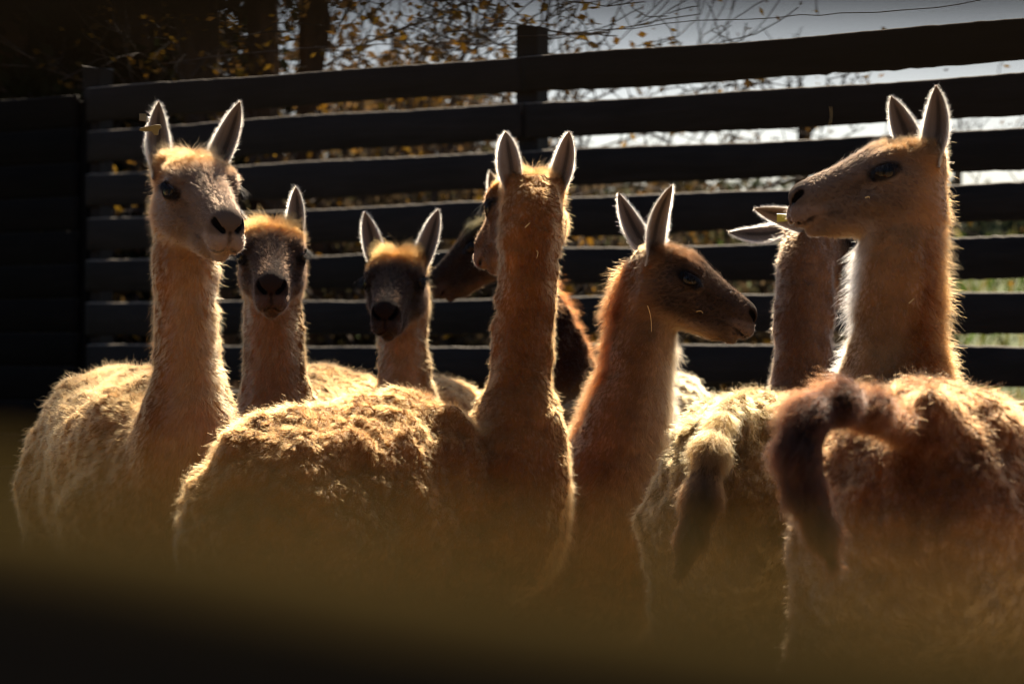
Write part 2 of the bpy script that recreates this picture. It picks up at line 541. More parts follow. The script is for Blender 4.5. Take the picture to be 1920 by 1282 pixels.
def big_trunk(px, d, r, seed, label, topx=None):
    g = np.random.default_rng(seed)
    x = (px - 960) / FPX * d
    z0 = gz(x, d) - 0.1
    root = empty('old_tree', (x, d, z0), label, 'tree', 'big trunks behind the fence')
    n = 40; H_ = 10.0
    zz = np.linspace(0, H_, n)
    cx = x + 0.06 * np.sin(zz * 0.9 + seed) + (0 if topx is None else (topx - px) / FPX * d * zz / 3.0)
    pts = np.stack([cx, d + 0.05 * np.sin(zz * 0.7 + 2 * seed), z0 + zz], 1)
    V, F = tube('t', pts, r * (1.0 - 0.05 * zz) + 0.25 * r * np.exp(-zz / 0.25), 20)
    q = V * [1, 1, 0.22]
    c = np.repeat(pts, 20, 0)
    V = V + nrm(V - c) * (0.035 * vnoise(q, 22, seed) + 0.02 * vnoise(q, 50, seed + 1))[:, None]
    link('trunk', mesh_np('trunk', V, F), root, M_BARK)
    tubes = {k: [] for k in range(4)}; tips = []
    for i in range(6):
        h = g.uniform(0.72, 0.98)
        k = int(h * (n - 1))
        a = g.uniform(0, 6.28)
        grow(pts[k], unit(np.array([math.cos(a), math.sin(a), 0.7])), 1.5, r * 0.3, 3, g, tubes, tips, 0, 3, 0.3)
    for t_ in tubes[3]:
        link('limb', mesh_np('limb', t_[0], t_[1]), root, M_BARK)
    V, F = merge(sum((tubes[k] for k in range(3)), [])); o = link('branches', mesh_np('branches', V, F), root, M_TWIG); o['kind'] = 'stuff'
    T = np.array(tips); k = 1500
    C = T[g.integers(0, len(T), k), g.integers(0, 3, k)] + g.normal(size=(k, 3)) * 0.12
    V, F = leaf_quads(C, 0.045, g)
    o = link('crown', mesh_np('crown', V, F, False, leaf_cols(k, [(0.03, 0.028, 0.01), (0.06, 0.035, 0.01), (0.02, 0.022, 0.008)], g)), root, M_LEAF); o['kind'] = 'stuff'

big_trunk(385, 13.4, 0.115, 1, 'thick dark trunk, outermost of the big trunks behind the fence')
big_trunk(513, 13.8, 0.098, 2, 'broad dark trunk in the middle of the big trunks behind the fence')
big_trunk(596, 14.0, 0.090, 3, 'straight dark trunk between the broad trunk and the twiggy yellow tree')
big_trunk(250, 14.4, 0.17, 4, 'dark trunk standing among the evergreens behind the solid panel')

def evergreen(px, d, h, w, seed, label):
    """a dense dark tree: trunk, limbs and a crown of needle sprays through its whole volume"""
    g = np.random.default_rng(seed)
    x = (px - 960) / FPX * d; z0 = gz(x, d) - 0.1
    root = empty('evergreen_tree', (x, d, z0), label, 'tree', 'dark evergreens behind the solid panel')
    V, F = tube('t', [(x, d, z0), (x + 0.03, d, z0 + h * 0.5), (x, d, z0 + h)], [0.16, 0.1, 0.02], 10)
    link('trunk', mesh_np('trunk', V, F), root, M_BARK)
    tb = []; C = []
    for i in range(120):
        t = (i + g.random()) / 120
        z = 0.15 + t * (h - 0.3)
        L = w * (1 - t) ** 0.75 * g.uniform(0.7, 1.15) + 0.12
        a = i * 2.4 + g.uniform(-.4, .4)
        p0 = np.array([x, d, z0 + z]); dr = np.array([math.cos(a), math.sin(a), -0.15])
        tb.append(tube('t', [p0, p0 + dr * L * 0.5, p0 + dr * L + [0, 0, -0.1 * L]], [0.02, 0.012, 0.004], 4))
        m = int(40 + 130 * L)
        s_ = g.random(m) ** 0.6
        C.append(p0 + dr * (L * s_)[:, None] + g.normal(size=(m, 3)) * (0.05 + 0.12 * s_)[:, None] * [1, 1, 0.6])
    V, F = merge(tb); o = link('branches', mesh_np('branches', V, F), root, M_TWIG); o['kind'] = 'stuff'
    C = np.concatenate(C); V, F = leaf_quads(C, 0.06, g)
    o = link('crown', mesh_np('crown', V, F, False, leaf_cols(len(C), [(0.010, 0.014, 0.006), (0.014, 0.016, 0.007)], g)), root, M_LEAF); o['kind'] = 'stuff'

for px, d, h, w, sd_, lb in ((-190, 14.6, 7.6, 1.2, 1, 'dark evergreen furthest along behind the solid panel'), (10, 14.2, 7.4, 1.2, 2, 'dark evergreen behind the middle of the solid panel'),
                         (160, 15.2, 7.8, 1.2, 3, 'dark evergreen behind the end of the solid panel'), (300, 15.6, 7.5, 0.9, 4, 'dark evergreen behind the outermost big trunk')):
    evergreen(px, d, h, w, sd_, lb)

YEL = [(0.24, 0.12, 0.015), (0.15, 0.08, 0.02), (0.10, 0.06, 0.02), (0.28, 0.16, 0.02)]
DUL = [(0.10, 0.07, 0.04), (0.13, 0.09, 0.05), (0.06, 0.045, 0.025), (0.08, 0.07, 0.035)]
GRN = [(0.075, 0.085, 0.05), (0.10, 0.10, 0.065), (0.06, 0.075, 0.04)]
def tat(px, d): 
    x = (px - 960) / FPX * d
    return (x, d, gz(x, d))
branchy('yellow_leaved_tree', 'twiggy tree with small yellow leaves rising behind the fence post', 'tree', None, tat(800, 14.4), 6, 2.0, 0.055, 5, 4200, 0.028, YEL, 5, 3, 0.40, 0.0, (0.10, 0, 1), 0.32, 0.05)
branchy('yellow_leaved_tree', 'thin tree whose bare branches reach out over the top board beside the post', 'tree', None, tat(1000, 14.8), 4, 1.85, 0.045, 5, 1800, 0.018, YEL, 9, 3, 0.36, 0.0, (0.38, 0, 1), 0.3, 0.05)
sh = [(720, 15.6, .70, 1), (770, 14.8, .66, 1), (850, 15.0, .72, 0), (960, 14.5, .66, 0), (1060, 15.2, .64, 0), (1160, 14.7, .56, 0), (1265, 15.2, .54, 0), (1370, 14.8, .48, 0), (1455, 15.3, .44, 0)]
for i, (px, d, L, kind) in enumerate(sh):
    where = ['at the foot of the slim trunk', 'under the twiggy yellow tree', 'in front of the twiggy yellow tree', 'near the fence post', 'just past the fence post', 'under the bare branches', 'behind the ears of the profile head', 'above the profile muzzle', 'last of the row before the open sky'][i]
    branchy('shrub', 'brown and yellow shrub seen through the slats, ' + where, 'shrub', 'shrubs behind the fence', tat(px, d), 7, L * 1.7, 0.02, 3, 3000, 0.036, (DUL if kind else YEL[:1] + DUL + DUL), 50 + i, 4, 0.55, 0.0, (0, 0, 1), 0.3, 0.07)
TAN = [(0.20, 0.115, 0.045), (0.15, 0.085, 0.035), (0.10, 0.06, 0.028), (0.22, 0.13, 0.05)]
for i, (px, d, L) in enumerate(((556, 18.6, 1.5), (640, 18.0, 1.3))):
    where = ['between the broad and the straight trunk', 'just past the straight trunk'][i]
    branchy('autumn_tree', 'sunlit tan autumn tree seen ' + where, 'tree', 'autumn trees behind the big trunks', tat(px, d), 6, L, 0.025, 3, 5000, 0.05, TAN, 90 + i, 4, 0.10, 0.0, (0, 0, 1), 0.3, 0.16)
# farther bushes: a hedge line along the top of the slope
g_ = np.random.default_rng(3)
hx_ = -9.0
i = 0
while hx_ < 8.5:
    d = 27.0 + g_.uniform(-1.5, 1.5)
    L = (0.60 if hx_ > 1.8 else 1.0) * g_.uniform(0.85, 1.1)
    branchy('hedge_bush', 'grey green bush of the hedge line on the slope', 'bush', 'hedge bushes on the slope', (hx_, d, gz(hx_, d)), 8, L * 0.62, 0.02, 2, 1500, 0.075, GRN if hx_ > 1 else DUL, 400 + i, 4, 0.75, 0.0, (0, 0, 1), 0.3, 0.16)
    hx_ += g_.uniform(0.75, 1.15); i += 1
V = []
for i, (px, py0, py1, d) in enumerate(((1785, 300, 470, 20.0), (1496, 215, 470, 17.0))):
    x = (px - 960) / FPX * d; z0 = gz(x, d) - 0.05; zt = ZC + (HOR - py0) / FPX * d
    p = empty('thin_tree', (x, d, z0), ['thin bare leaning trunk against the white sky behind the tallest animal', 'thin dark trunk at the end of the shrub row'][i], 'tree')
    n = 8; t = np.linspace(0, 1, n)
    V, F = tube('t', np.stack([x + 0.10 * (t - .6) + 0.02 * np.sin(t * 9), d + 0 * t, z0 + (zt - z0) * t], 1), (0.075 if i else 0.055) * (1 - 0.35 * t), 8)
    link('trunk', mesh_np('trunk', V, F), p, M_BARK)
    g2 = np.random.default_rng(i); tubes = {k: [] for k in range(3)}; tips = []
    for k in range(3): grow(np.array([x + 0.04, d, zt - 0.1 * k]), unit(g2.normal(size=3) * [0.5, 0.5, 0] + [0, 0, 1]), 0.35, 0.02, 2, g2, tubes, tips)
    V, F = merge(sum(tubes.values(), [])); link('branches', mesh_np('branches', V, F), p, M_TWIG)['kind'] = 'stuff'
# tufts of grass on the slope and along the foot of the fence
k = 26000
gx = g_.uniform(-8, 8, k); gy = 9.0 + 15 * g_.random(k) ** 1.3
gp = np.stack([gx, gy, ground_h(gx, gy)], 1)
hgt = (0.10 + 0.22 * g_.random(k)) * (0.6 + 0.6 * (vnoise(gp, 1.1, 5) * 0.5 + 0.5))
lean_ = g_.normal(size=(k, 3)) * 0.3; lean_[:, 2] = 1
sid = nrm(np.cross(lean_, g_.normal(size=(k, 3)))) * 0.006
V = np.stack([gp - sid, gp + sid, gp + lean_ * hgt[:, None] * 0.6 + sid * 0.7, gp + lean_ * hgt[:, None] + g_.normal(size=(k, 3)) * 0.03], 1).reshape(-1, 3)
o = link('grass', mesh_np('grass', V, np.arange(4 * k).reshape(k, 4), False, leaf_cols(k, [(0.07, 0.12, 0.02), (0.12, 0.14, 0.03), (0.24, 0.20, 0.07)], g_)), None, M_LEAF)
tag(o, 'long grass growing on the slope behind the fence', 'grass', None, 'stuff')

# ------------------------------------------------------------------ implicit bodies, meshed on a grid that is finer round the head
class SDF:
    def __init__(s, xs, ys, zs):
        s.g = (xs, ys, zs)
        s.D = np.full((len(xs), len(ys), len(zs)), 0.5, np.float32)
    def box(s, lo, hi):
        sl = []
        for a, l, h in zip(s.g, lo, hi):
            i, j = np.searchsorted(a, l), np.searchsorted(a, h)
            sl.append(slice(max(i - 1, 0), min(j + 1, len(a))))
        return tuple(sl)
    def pts(s, b):
        return np.stack(np.meshgrid(s.g[0][b[0]], s.g[1][b[1]], s.g[2][b[2]], indexing='ij'), -1).astype(np.float32)
    def add(s, prim, cut=False):
        lo, hi = prim.bounds()
        m = prim.k + 0.03
        b = s.box(lo - m, hi + m)
        if any(q.stop - q.start < 2 for q in b): return
        d = prim(s.pts(b)).astype(np.float32)
        A = s.D[b]; k = prim.k
        if cut:
            h = np.maximum(k - np.abs(A + d), 0) / k
            s.D[b] = np.maximum(A, -d) + h * h * k * 0.25
        else:
            h = np.maximum(k - np.abs(A - d), 0) / k
            s.D[b] = np.minimum(A, d) - h * h * k * 0.25

class Cone:
    def __init__(s, a, b, ra, rb, k=0.03, grp='trunk'):
        s.a, s.b, s.ra, s.rb, s.k, s.grp = np.asarray(a, float), np.asarray(b, float), ra, rb, k, grp
    def bounds(s):
        r = max(s.ra, s.rb)
        return np.minimum(s.a, s.b) - r, np.maximum(s.a, s.b) + r
    def __call__(s, p):
        ab = s.b - s.a
        t = np.clip(((p - s.a) @ ab) / max(ab @ ab, 1e-9), 0, 1)
        return np.linalg.norm(p - s.a - t[..., None] * ab, axis=-1) - (s.ra + (s.rb - s.ra) * t)

class Ell:
    def __init__(s, c, R, r, k=0.03, grp='trunk'):
        """R: columns are the ellipsoid's own axes in the world"""
        s.c, s.R, s.r, s.k, s.grp = np.asarray(c, float), np.asarray(R, float), np.asarray(r, float), k, grp
    def bounds(s):
        e = np.sqrt(((s.R * s.r) ** 2).sum(1))
        return s.c - e, s.c + e
    def __call__(s, p):
        q = (p - s.c) @ s.R
        k0 = np.linalg.norm(q / s.r, axis=-1); k1 = np.linalg.norm(q / (s.r ** 2), axis=-1)
        return k0 * (k0 - 1) / np.maximum(k1, 1e-6)

def surface_nets(D, xs, ys, zs):
    ins = D < 0
    c = np.zeros(np.array(D.shape) - 1, np.int8)
    for dx in (0, 1):
        for dy in (0, 1):
            for dz in (0, 1):
                c += ins[dx:dx + c.shape[0], dy:dy + c.shape[1], dz:dz + c.shape[2]]
    I, J, K = np.nonzero((c > 0) & (c < 8))
    vid = np.full(c.shape, -1, np.int32); vid[I, J, K] = np.arange(len(I))
    acc = np.zeros((len(I), 3)); cnt = np.zeros(len(I))
    off = [(a, b, d) for a in (0, 1) for b in (0, 1) for d in (0, 1)]
    val = {o: D[I + o[0], J + o[1], K + o[2]] for o in off}
    pos = {o: np.stack([xs[I + o[0]], ys[J + o[1]], zs[K + o[2]]], 1) for o in off}
    for o in off:
        for ax in range(3):
            if o[ax]: continue
            q = list(o); q[ax] = 1; q = tuple(q)
            m = (val[o] < 0) != (val[q] < 0)
            t = (val[o] / np.where(m, val[o] - val[q], 1))[:, None]
            acc += np.where(m[:, None], pos[o] + t * (pos[q] - pos[o]), 0); cnt += m
    V = acc / cnt[:, None]
    Q = []
    for ax in range(3):
        a = [slice(None)] * 3; b = [slice(None)] * 3
        a[ax] = slice(0, -1); b[ax] = slice(1, None)
        s0, s1 = ins[tuple(a)], ins[tuple(b)]
        e = np.argwhere(s0 != s1)
        u, w = (ax + 1) % 3, (ax + 2) % 3
        ok = (e[:, u] >= 1) & (e[:, w] >= 1) & (e[:, u] < D.shape[u] - 1) & (e[:, w] < D.shape[w] - 1)
        e = e[ok]
        quad = []
        for du, dw in ((-1, -1), (0, -1), (0, 0), (-1, 0)):
            x = e.copy(); x[:, u] += du; x[:, w] += dw
            quad.append(vid[x[:, 0], x[:, 1], x[:, 2]])
        quad = np.stack(quad, 1)
        flip = ~s0[e[:, 0], e[:, 1], e[:, 2]]
        quad[flip] = quad[flip][:, ::-1]
        Q.append(quad)
    Q = np.concatenate(Q)
    Q = Q[(Q >= 0).all(1)]
    return V, Q

def spread(lo, hi, flo, fhi, coarse, fine):
    """grid lines from lo to hi, fine between flo and fhi"""
    a = np.arange(lo, flo, coarse); b = np.arange(flo, fhi, fine); c = np.arange(fhi, hi, coarse)
    return np.concatenate([a, b, c])

def vert_normals(V, Q):
    n = np.cross(V[Q[:, 2]] - V[Q[:, 0]], V[Q[:, 3]] - V[Q[:, 1]])
    out = np.zeros_like(V)
    for j in range(4): np.add.at(out, Q[:, j], n)
    return nrm(out)

# ------------------------------------------------------------------ fur as real hair curves
def fur_curves(name, parent, root, n, flow, L, lean, col, rad, clump, big, shade, stray=0.1, seed=1, npt=5, wild=0.25, frizz=0.0):
    g = np.random.default_rng(seed)
    k = len(root)
    st = g.random(k) < np.where(L > 0.032, 0.0, stray)
    L = L * (0.65 + 0.6 * g.random(k)) * np.where(st, 1.0 + 0.9 * g.random(k), 1)
    lean = np.where(st, lean * 0.75, lean)[:, None]
    f = nrm(flow - n * (flow * n).sum(1, keepdims=True))
    wild = np.where(L > 0.032, 0.11, wild)[:, None]
    d0 = nrm(n * (1 - lean) + f * lean + g.normal(size=(k, 3)) * (wild * 0.7))
    d1 = nrm(d0 + f * 0.55 + np.array([0, 0, -0.2]) + g.normal(size=(k, 3)) * (wild * 1.5))
    warp = np.stack([vnoise(root, 70, seed + 21), vnoise(root, 70, seed + 22), vnoise(root, 70, seed + 23)], 1) * 0.004
    c0, s0 = cell_centre(root + warp, 0.0105, seed, True); c1, s1 = cell_centre(root + warp, 0.019, seed + 50, True)
    ins = sstep(0.02, 0.30, np.where(big > 0.5, s1, s0))
    L = L * (1 - (1 - ins) * np.where(big > 0.5, 0.32, 0.8) * np.clip(shade, 0, 1) * (L < 0.03))
    q_ = np.floor(np.where((big > 0.5)[:, None], c1, c0) * 1e4).astype(np.int64)
    col = col * (1 + (0.30 * _hash(q_[:, 0], q_[:, 1], q_[:, 2], 9) - 0.15) * shade)[:, None]
    cc = np.where((g.random(k) < big)[:, None], c1, c0) - root
    cc = cc - n * (cc * n).sum(1, keepdims=True)
    cc = cc * (clump * np.where(st, 0.25, 1))[:, None]
    P = np.zeros((k, npt, 3), np.float32)
    for j in range(npt):
        s = j / (npt - 1)
        P[:, j] = g.normal(size=(k, 3)) * (frizz * L * s)[:, None] + root - n * 0.0012 + L[:, None] * (s * d0 + 0.5 * s * s * (d1 - d0)) + cc * s ** 1.3
    cu = bpy.data.hair_curves.new(name)
    cu.add_curves([npt] * k)
    cu.attributes['position'].data.foreach_set('vector', P.ravel())
    ra = cu.attributes.get('radius') or cu.attributes.new('radius', 'FLOAT', 'POINT')
    taper = np.linspace(1, 0.25, npt)
    ra.data.foreach_set('value', (np.asarray(rad)[:, None] * taper[None]).astype(np.float32).ravel())
    ca = cu.attributes.new('Col', 'FLOAT_COLOR', 'CURVE')
    c = np.ones((k, 4), np.float32); c[:, :3] = np.clip(col, 0, 1) ** 2.0 * 0.90
    ca.data.foreach_set('color', c.ravel())
    cu.materials.append(M_FUR)
    o = link(name, cu, parent)
    o['kind'] = 'stuff'
    return o

def sample_surface(V, Q, dens, g):
    """random points on quads: returns quad id and bilinear weights; dens is per vertex, points per square metre"""
    a = 0.5 * np.linalg.norm(np.cross(V[Q[:, 2]] - V[Q[:, 0]], V[Q[:, 3]] - V[Q[:, 1]]), axis=1)
    m = a * dens[Q].mean(1)
    cnt = np.floor(m + g.random(len(m))).astype(int)
    q = np.repeat(np.arange(len(Q)), cnt)
    u, v = g.random(len(q)), g.random(len(q))
    W = np.stack([(1 - u) * (1 - v), u * (1 - v), u * v, (1 - u) * v], 1)
    return q, W

def interp(A, Q, q, W):
    r = A[Q[q]]
    return (r * W[..., None]).sum(1) if A.ndim == 2 else (r * W).sum(1)

# ------------------------------------------------------------------ the guanaco
def head_prims(T, s):
    """T(x,y,z): head coordinates (nose along x, left y, up z; origin midway between the ears) to world; s: size; R: axes"""
    P = []
    def c(a, b, ra, rb, k=0.02):
        P.append(Cone(T(*a), T(*b), ra * s, rb * s, k * s, 'head'))
    def e(p, r, k=0.02, tilt=0.0):
        ca, sa = math.cos(tilt), math.sin(tilt)
        ax = np.stack([T.v(ca, 0, -sa), T.v(0, 1, 0), T.v(sa, 0, ca)], 1)
        P.append(Ell(T(*p), ax, np.array(r) * s, k * s, 'head'))
    e((0.026, 0, -0.018), (0.074, 0.060, 0.050), 0.03, 0.1)         # cranium
    e((0.060, 0, -0.045), (0.085, 0.054, 0.055), 0.03, 0.25)        # mid face
    c((0.080, 0, -0.022), (0.204, 0, -0.070), 0.036, 0.0265, 0.03)  # bridge of the nose
    c((0.100, 0, -0.062), (0.192, 0, -0.088), 0.040, 0.032, 0.03)   # muzzle
    c((0.005, 0.022, -0.078), (0.150, 0.009, -0.113), 0.037, 0.021, 0.03)   # jaw, two halves
    c((0.005, -0.022, -0.078), (0.150, -0.009, -0.113), 0.037, 0.021, 0.03)
    c((0.150, 0, -0.114), (0.188, 0, -0.1245), 0.021, 0.0165, 0.008)  # chin
    for y in (-1, 1):
        e((0.040, 0.034 * y, -0.070), (0.058, 0.026, 0.042), 0.03)   # cheek
        e((0.100, 0.030 * y, -0.058), (0.050, 0.012, 0.010), 0.02, 0.30)   # cheek bone running forward from the eye
        e((0.2095, 0.0150 * y, -0.1010), (0.0250, 0.0185, 0.0235), 0.008, 0.2)   # split upper lip
        e((0.2135, 0.0145 * y, -0.0705), (0.0180, 0.0150, 0.0165), 0.007)   # nostril wing
        e((0.070, 0.0465 * y, 0.0035), (0.036, 0.018, 0.0115), 0.010, 0.30)   # brow
        P.append(Cone(T(0.074, 0.0460 * y, -0.027), T(0.0741, 0.0460 * y, -0.027), 0.0275 * s, 0.0275 * s, 0.010 * s, 'head'))  # lids
        e((-0.010, 0.044 * y, 0.000), (0.022, 0.018, 0.024), 0.025)   # ear root
    cuts = []
    for y in (-1, 1):
        w = unit(np.array([0.28, y, 0.02]))
        ctr = np.array([0.074, 0.0460 * y, -0.0275]) + w * 0.026
        u = unit(np.cross([-0.22, 0, 1], w)); v = np.cross(w, u)
        ax = np.stack([T.v(*u), T.v(*v), T.v(*w)], 1)
        cuts.append(Ell(T(*ctr), ax, np.array([0.0185, 0.0094, 0.016]) * s, 0.004 * s))
        cuts.append(Cone(T(0.2285, 0.0125 * y, -0.0820), T(0.2205, 0.0290 * y, -0.0645), 0.0042 * s, 0.0060 * s, 0.004 * s))
        pts = [(0.2300, 0.0, -0.1175), (0.2180, 0.020 * y, -0.1165), (0.192, 0.0325 * y, -0.1090), (0.157, 0.0395 * y, -0.0975)]
        for a, b in zip(pts[:-1], pts[1:]):
            cuts.append(Cone(T(*a), T(*b), 0.0034 * s, 0.0026 * s, 0.004 * s))
    for y in (-1, 1):
        def hollow(p, r, k, tilt=0.0):
            ca, sa = math.cos(tilt), math.sin(tilt)
            ax = np.stack([T.v(ca, 0, -sa), T.v(0, 1, 0), T.v(sa, 0, ca)], 1)
            cuts.append(Ell(T(p[0], p[1] * y, p[2]), ax, np.array(r) * s, k * s))
        hollow((0.140, 0.0545, -0.066), (0.040, 0.014, 0.014), 0.022, 0.35)     # before the eye, down to the nostril
        hollow((0.180, 0.0460, -0.0835), (0.022, 0.012, 0.006), 0.012, 0.15)    # above the lip
        hollow((0.022, 0.0720, -0.010), (0.024, 0.012, 0.018), 0.018)           # temple
        hollow((0.108, 0.0600, -0.108), (0.030, 0.022, 0.012), 0.022)           # under the cheek
    cuts.append(Cone(T(0.2335, 0, -0.086), T(0.2310, 0, -0.112), 0.0028 * s, 0.0028 * s, 0.006 * s))   # split of the lip
    return P, cuts

class Frame:
    def __init__(s, origin, fwd, up, scale):
        s.o = np.asarray(origin, float); s.s = scale
        s.x = unit(fwd); y = np.cross(unit(up), s.x); s.y = unit(y); s.z = np.cross(s.x, s.y)
        s.R = np.stack([s.x, s.y, s.z], 1)
    def __call__(s, x, y, z): return s.o + s.s * (s.R @ np.array([x, y, z]))
    def v(s, x, y, z): return s.R @ np.array([x, y, z], float)
    def inv(s, p): return ((p - s.o) @ s.R) / s.s

def ear_mesh(base, tip, face, width, curl=0.5, bend=0.02):
    """a leaf shaped ear: hollow side towards face. returns verts, quads, param (t, u, inner)"""
    base, tip = np.asarray(base, float), np.asarray(tip, float)
    ax = tip - base; Ln = np.linalg.norm(ax); ax = ax / Ln
    f = np.asarray(face, float); f = unit(f - ax * (f @ ax))
    sde = np.cross(ax, f)
    nt, nu = 17, 11
    ts = np.linspace(-0.10, 1, nt); us = np.linspace(-1, 1, nu)
    V, prm = [], []
    for side in (1, -1):
        for t in ts:
            tt = max(t, 0)
            w = width * 0.5 * (0.55 + 0.45 * math.sin(min(1, (tt + 0.1) / 0.45) * math.pi / 2)) * max(1e-3, (1 - max(0, (tt - 0.32) / 0.68) ** 2.1)) ** 0.8
            cu = (0.95 - 0.55 * tt) * curl * 2
            th = 0.0028 * (1 - 0.6 * tt)
            for u in us:
                a = u * cu
                rr = w / max(math.sin(min(cu, 1.4)), 0.2)
                p = base + ax * Ln * t + sde * (rr * math.sin(a)) + f * (rr * (1 - math.cos(a)) * 1.0 + bend * math.sin(tt * math.pi * 0.9) * -1 + 0.0)
                nrm_in = unit(f * math.cos(a) - sde * math.sin(a))
                edge = math.sqrt(max(0, 1 - u ** 4))
                V.append(p + nrm_in * th * side * edge)
                prm.append((tt, u, side))
    V = np.array(V); prm = np.array(prm)
    F = []
    k = nt * nu
    for s_ in (0, 1):
        for i in range(nt - 1):
            for j in range(nu - 1):
                q = [s_ * k + i * nu + j, s_ * k + i * nu + j + 1, s_ * k + (i + 1) * nu + j + 1, s_ * k + (i + 1) * nu + j]
                F.append(q if s_ == 0 else q[::-1])
    for i in range(nt - 1):
        F.append([i * nu, (i + 1) * nu, k + (i + 1) * nu, k + i * nu])
        F.append([i * nu + nu - 1, k + i * nu + nu - 1, k + (i + 1) * nu + nu - 1, (i + 1) * nu + nu - 1])
    for j in range(nu - 1):
        F.append([(nt - 1) * nu + j, (nt - 1) * nu + j + 1, k + (nt - 1) * nu + j + 1, k + (nt - 1) * nu + j][::-1])
    F = np.array(F)
    # outward check
    N_ = vert_normals(V, F)
    inner = np.arange(len(V)) < k
    if (N_[inner] @ f).mean() < 0: F = F[:, ::-1]
    return V, F, prm, ax, sde

def uv_ball(r, nu=16, nv=12):
    V, F = [], []
    for i in range(nv + 1):
        th = math.pi * i / nv
        for j in range(nu):
            ph = 2 * math.pi * j / nu
            V.append((r * math.sin(th) * math.cos(ph), r * math.sin(th) * math.sin(ph), r * math.cos(th)))
    for i in range(nv):
        for j in range(nu):
            F.append((i * nu + j, (i + 1) * nu + j, (i + 1) * nu + (j + 1) % nu, i * nu + (j + 1) % nu))
    return np.array(V), np.array(F)

DENS = 1.0
def guanaco(label, rump, withers, neck, head, ears, pal, width=1.0, tail=None, dens=1.0, seed=1, neck_len=0.0095, cap=0.010,
            lump=1.0, mane=0.020, ear_len_w=0.048, tags=(), fine=0.0036, tail_hair=0.046):
    """rump, withers: top of the back at either end. neck: list of (point, radius) from the chest up to the skull.
    head: (origin, forward, up, scale). ears: [(base_y_sign, tip point, facing)]"""
    g = np.random.default_rng(seed)
    R, W = np.asarray(rump, float), np.asarray(withers, float)
    a = W - R; a[2] = 0; LB = np.linalg.norm(a); a = a / LB
    s = np.array([-a[1], a[0], 0.0]); z = np.array([0, 0, 1.0])
    H = Frame(*head)
    hs = head[3]
    fr = np.stack([a, s, z], 1)
    zr, zw = R[2], W[2]
    w = width
    hz = 0.5 * (zr + zw) / 1.08                     # overall size of the beast
    prims = []
    def E(p, r, k=0.08, grp='trunk'): prims.append(Ell(p, fr, np.array(r), k, grp))
    E(R + a * 0.15 - z * 0.215 * hz, (0.215, 0.175 * w, 0.205 * hz), 0.08)
    E(R + a * 0.5 * LB - z * 0.205 * hz, (0.30, 0.180 * w, 0.195 * hz), 0.10)
    E(W - a * 0.10 - z * 0.225 * hz, (0.27, 0.180 * w, 0.225 * hz), 0.10)
    E(W + a * 0.08 - z * 0.27 * hz, (0.17, 0.150 * w, 0.20 * hz), 0.10)
    for y in (-1, 1):
        prims.append(Ell(R + a * 0.13 + s * (0.085 * w * y) - z * 0.062, fr, np.array((0.07, 0.045, 0.05)), 0.05, 'trunk'))
        prims.append(Ell(W - a * 0.02 + s * (0.10 * w * y) - z * 0.13, fr, np.array((0.08, 0.05, 0.10)), 0.06, 'trunk'))
    prims.append(Cone(R - z * 0.022, W - z * 0.022, 0.022, 0.026, 0.06, 'trunk'))
    legs = []
    for y in (-1, 1):
        def pt(base, f, sd, zz): return np.array([base[0], base[1], 0]) + a * f + s * (sd * y * w) + z * zz
        def leg(chain):
            for (p, r), (q, r2) in zip(chain[:-1], chain[1:]):
                prims.append(Cone(p, q, r, r2, 0.05 if r > 0.06 else 0.03, 'leg' if r < 0.09 else 'trunk'))
        leg([(pt(R, 0.14, 0.09, 0.78 * zr), 0.125), (pt(R, 0.20, 0.115, 0.60 * zr), 0.090), (pt(R, 0.07, 0.11, 0.40 * zr), 0.042), (pt(R, 0.085, 0.11, 0.36 * zr), 0.038), (pt(R, 0.12, 0.105, 0.11), 0.024), (pt(R, 0.15, 0.105, 0.035), 0.030), (pt(R, 0.19, 0.105, 0.025), 0.022)])
        leg([(pt(W, 0.04, 0.09, 0.74 * zw), 0.115), (pt(W, 0.02, 0.105, 0.60 * zw), 0.075), (pt(W, 0.05, 0.10, 0.36 * zw), 0.040), (pt(W, 0.055, 0.10, 0.32 * zw), 0.036), (pt(W, 0.05, 0.10, 0.11), 0.023), (pt(W, 0.08, 0.10, 0.035), 0.029), (pt(W, 0.12, 0.10, 0.025), 0.021)])
    nk = [np.asarray(p, float) for p, _ in neck]; nr = [r for _, r in neck]
    # smooth the neck line
    tt = np.linspace(0, len(nk) - 1, 4 * (len(nk) - 1) + 1)
    def cat(vals, t):
        vals = np.asarray(vals, float); n = len(vals); i = int(min(math.floor(t), n - 2)); u = t - i
        p0, p1, p2, p3 = vals[max(i - 1, 0)], vals[i], vals[i + 1], vals[min(i + 2, n - 1)]
        return 0.5 * (2 * p1 + (p2 - p0) * u + (2 * p0 - 5 * p1 + 4 * p2 - p3) * u * u + (3 * p1 - p0 - 3 * p2 + p3) * u ** 3)
    NPT = np.array([cat(nk, t) for t in tt]); NRD = np.array([float(cat(nr, t)) for t in tt]) - 0.0105 * sstep(0.0, 0.28, tt / tt[-1])
    for i in range(len(NPT) - 1):
        prims.append(Cone(NPT[i], NPT[i + 1], NRD[i], NRD[i + 1], 0.06 if i < len(NPT) * 0.4 else 0.03, 'neck'))
    if tail:
        for (p, r), (q, r2) in zip(tail[:-1], tail[1:]):
            prims.append(Cone(p, q, r, r2, 0.03, 'tail'))
    hp, cuts = head_prims(H, hs)
    prims += hp
    lo = np.min([p.bounds()[0] for p in prims], 0) - 0.05
    hi = np.max([p.bounds()[1] for p in prims], 0) + 0.05
    lo[2] = max(lo[2], -0.012)
    hlo = np.min([p.bounds()[0] for p in hp], 0) - 0.012
    hhi = np.max([p.bounds()[1] for p in hp], 0) + 0.012
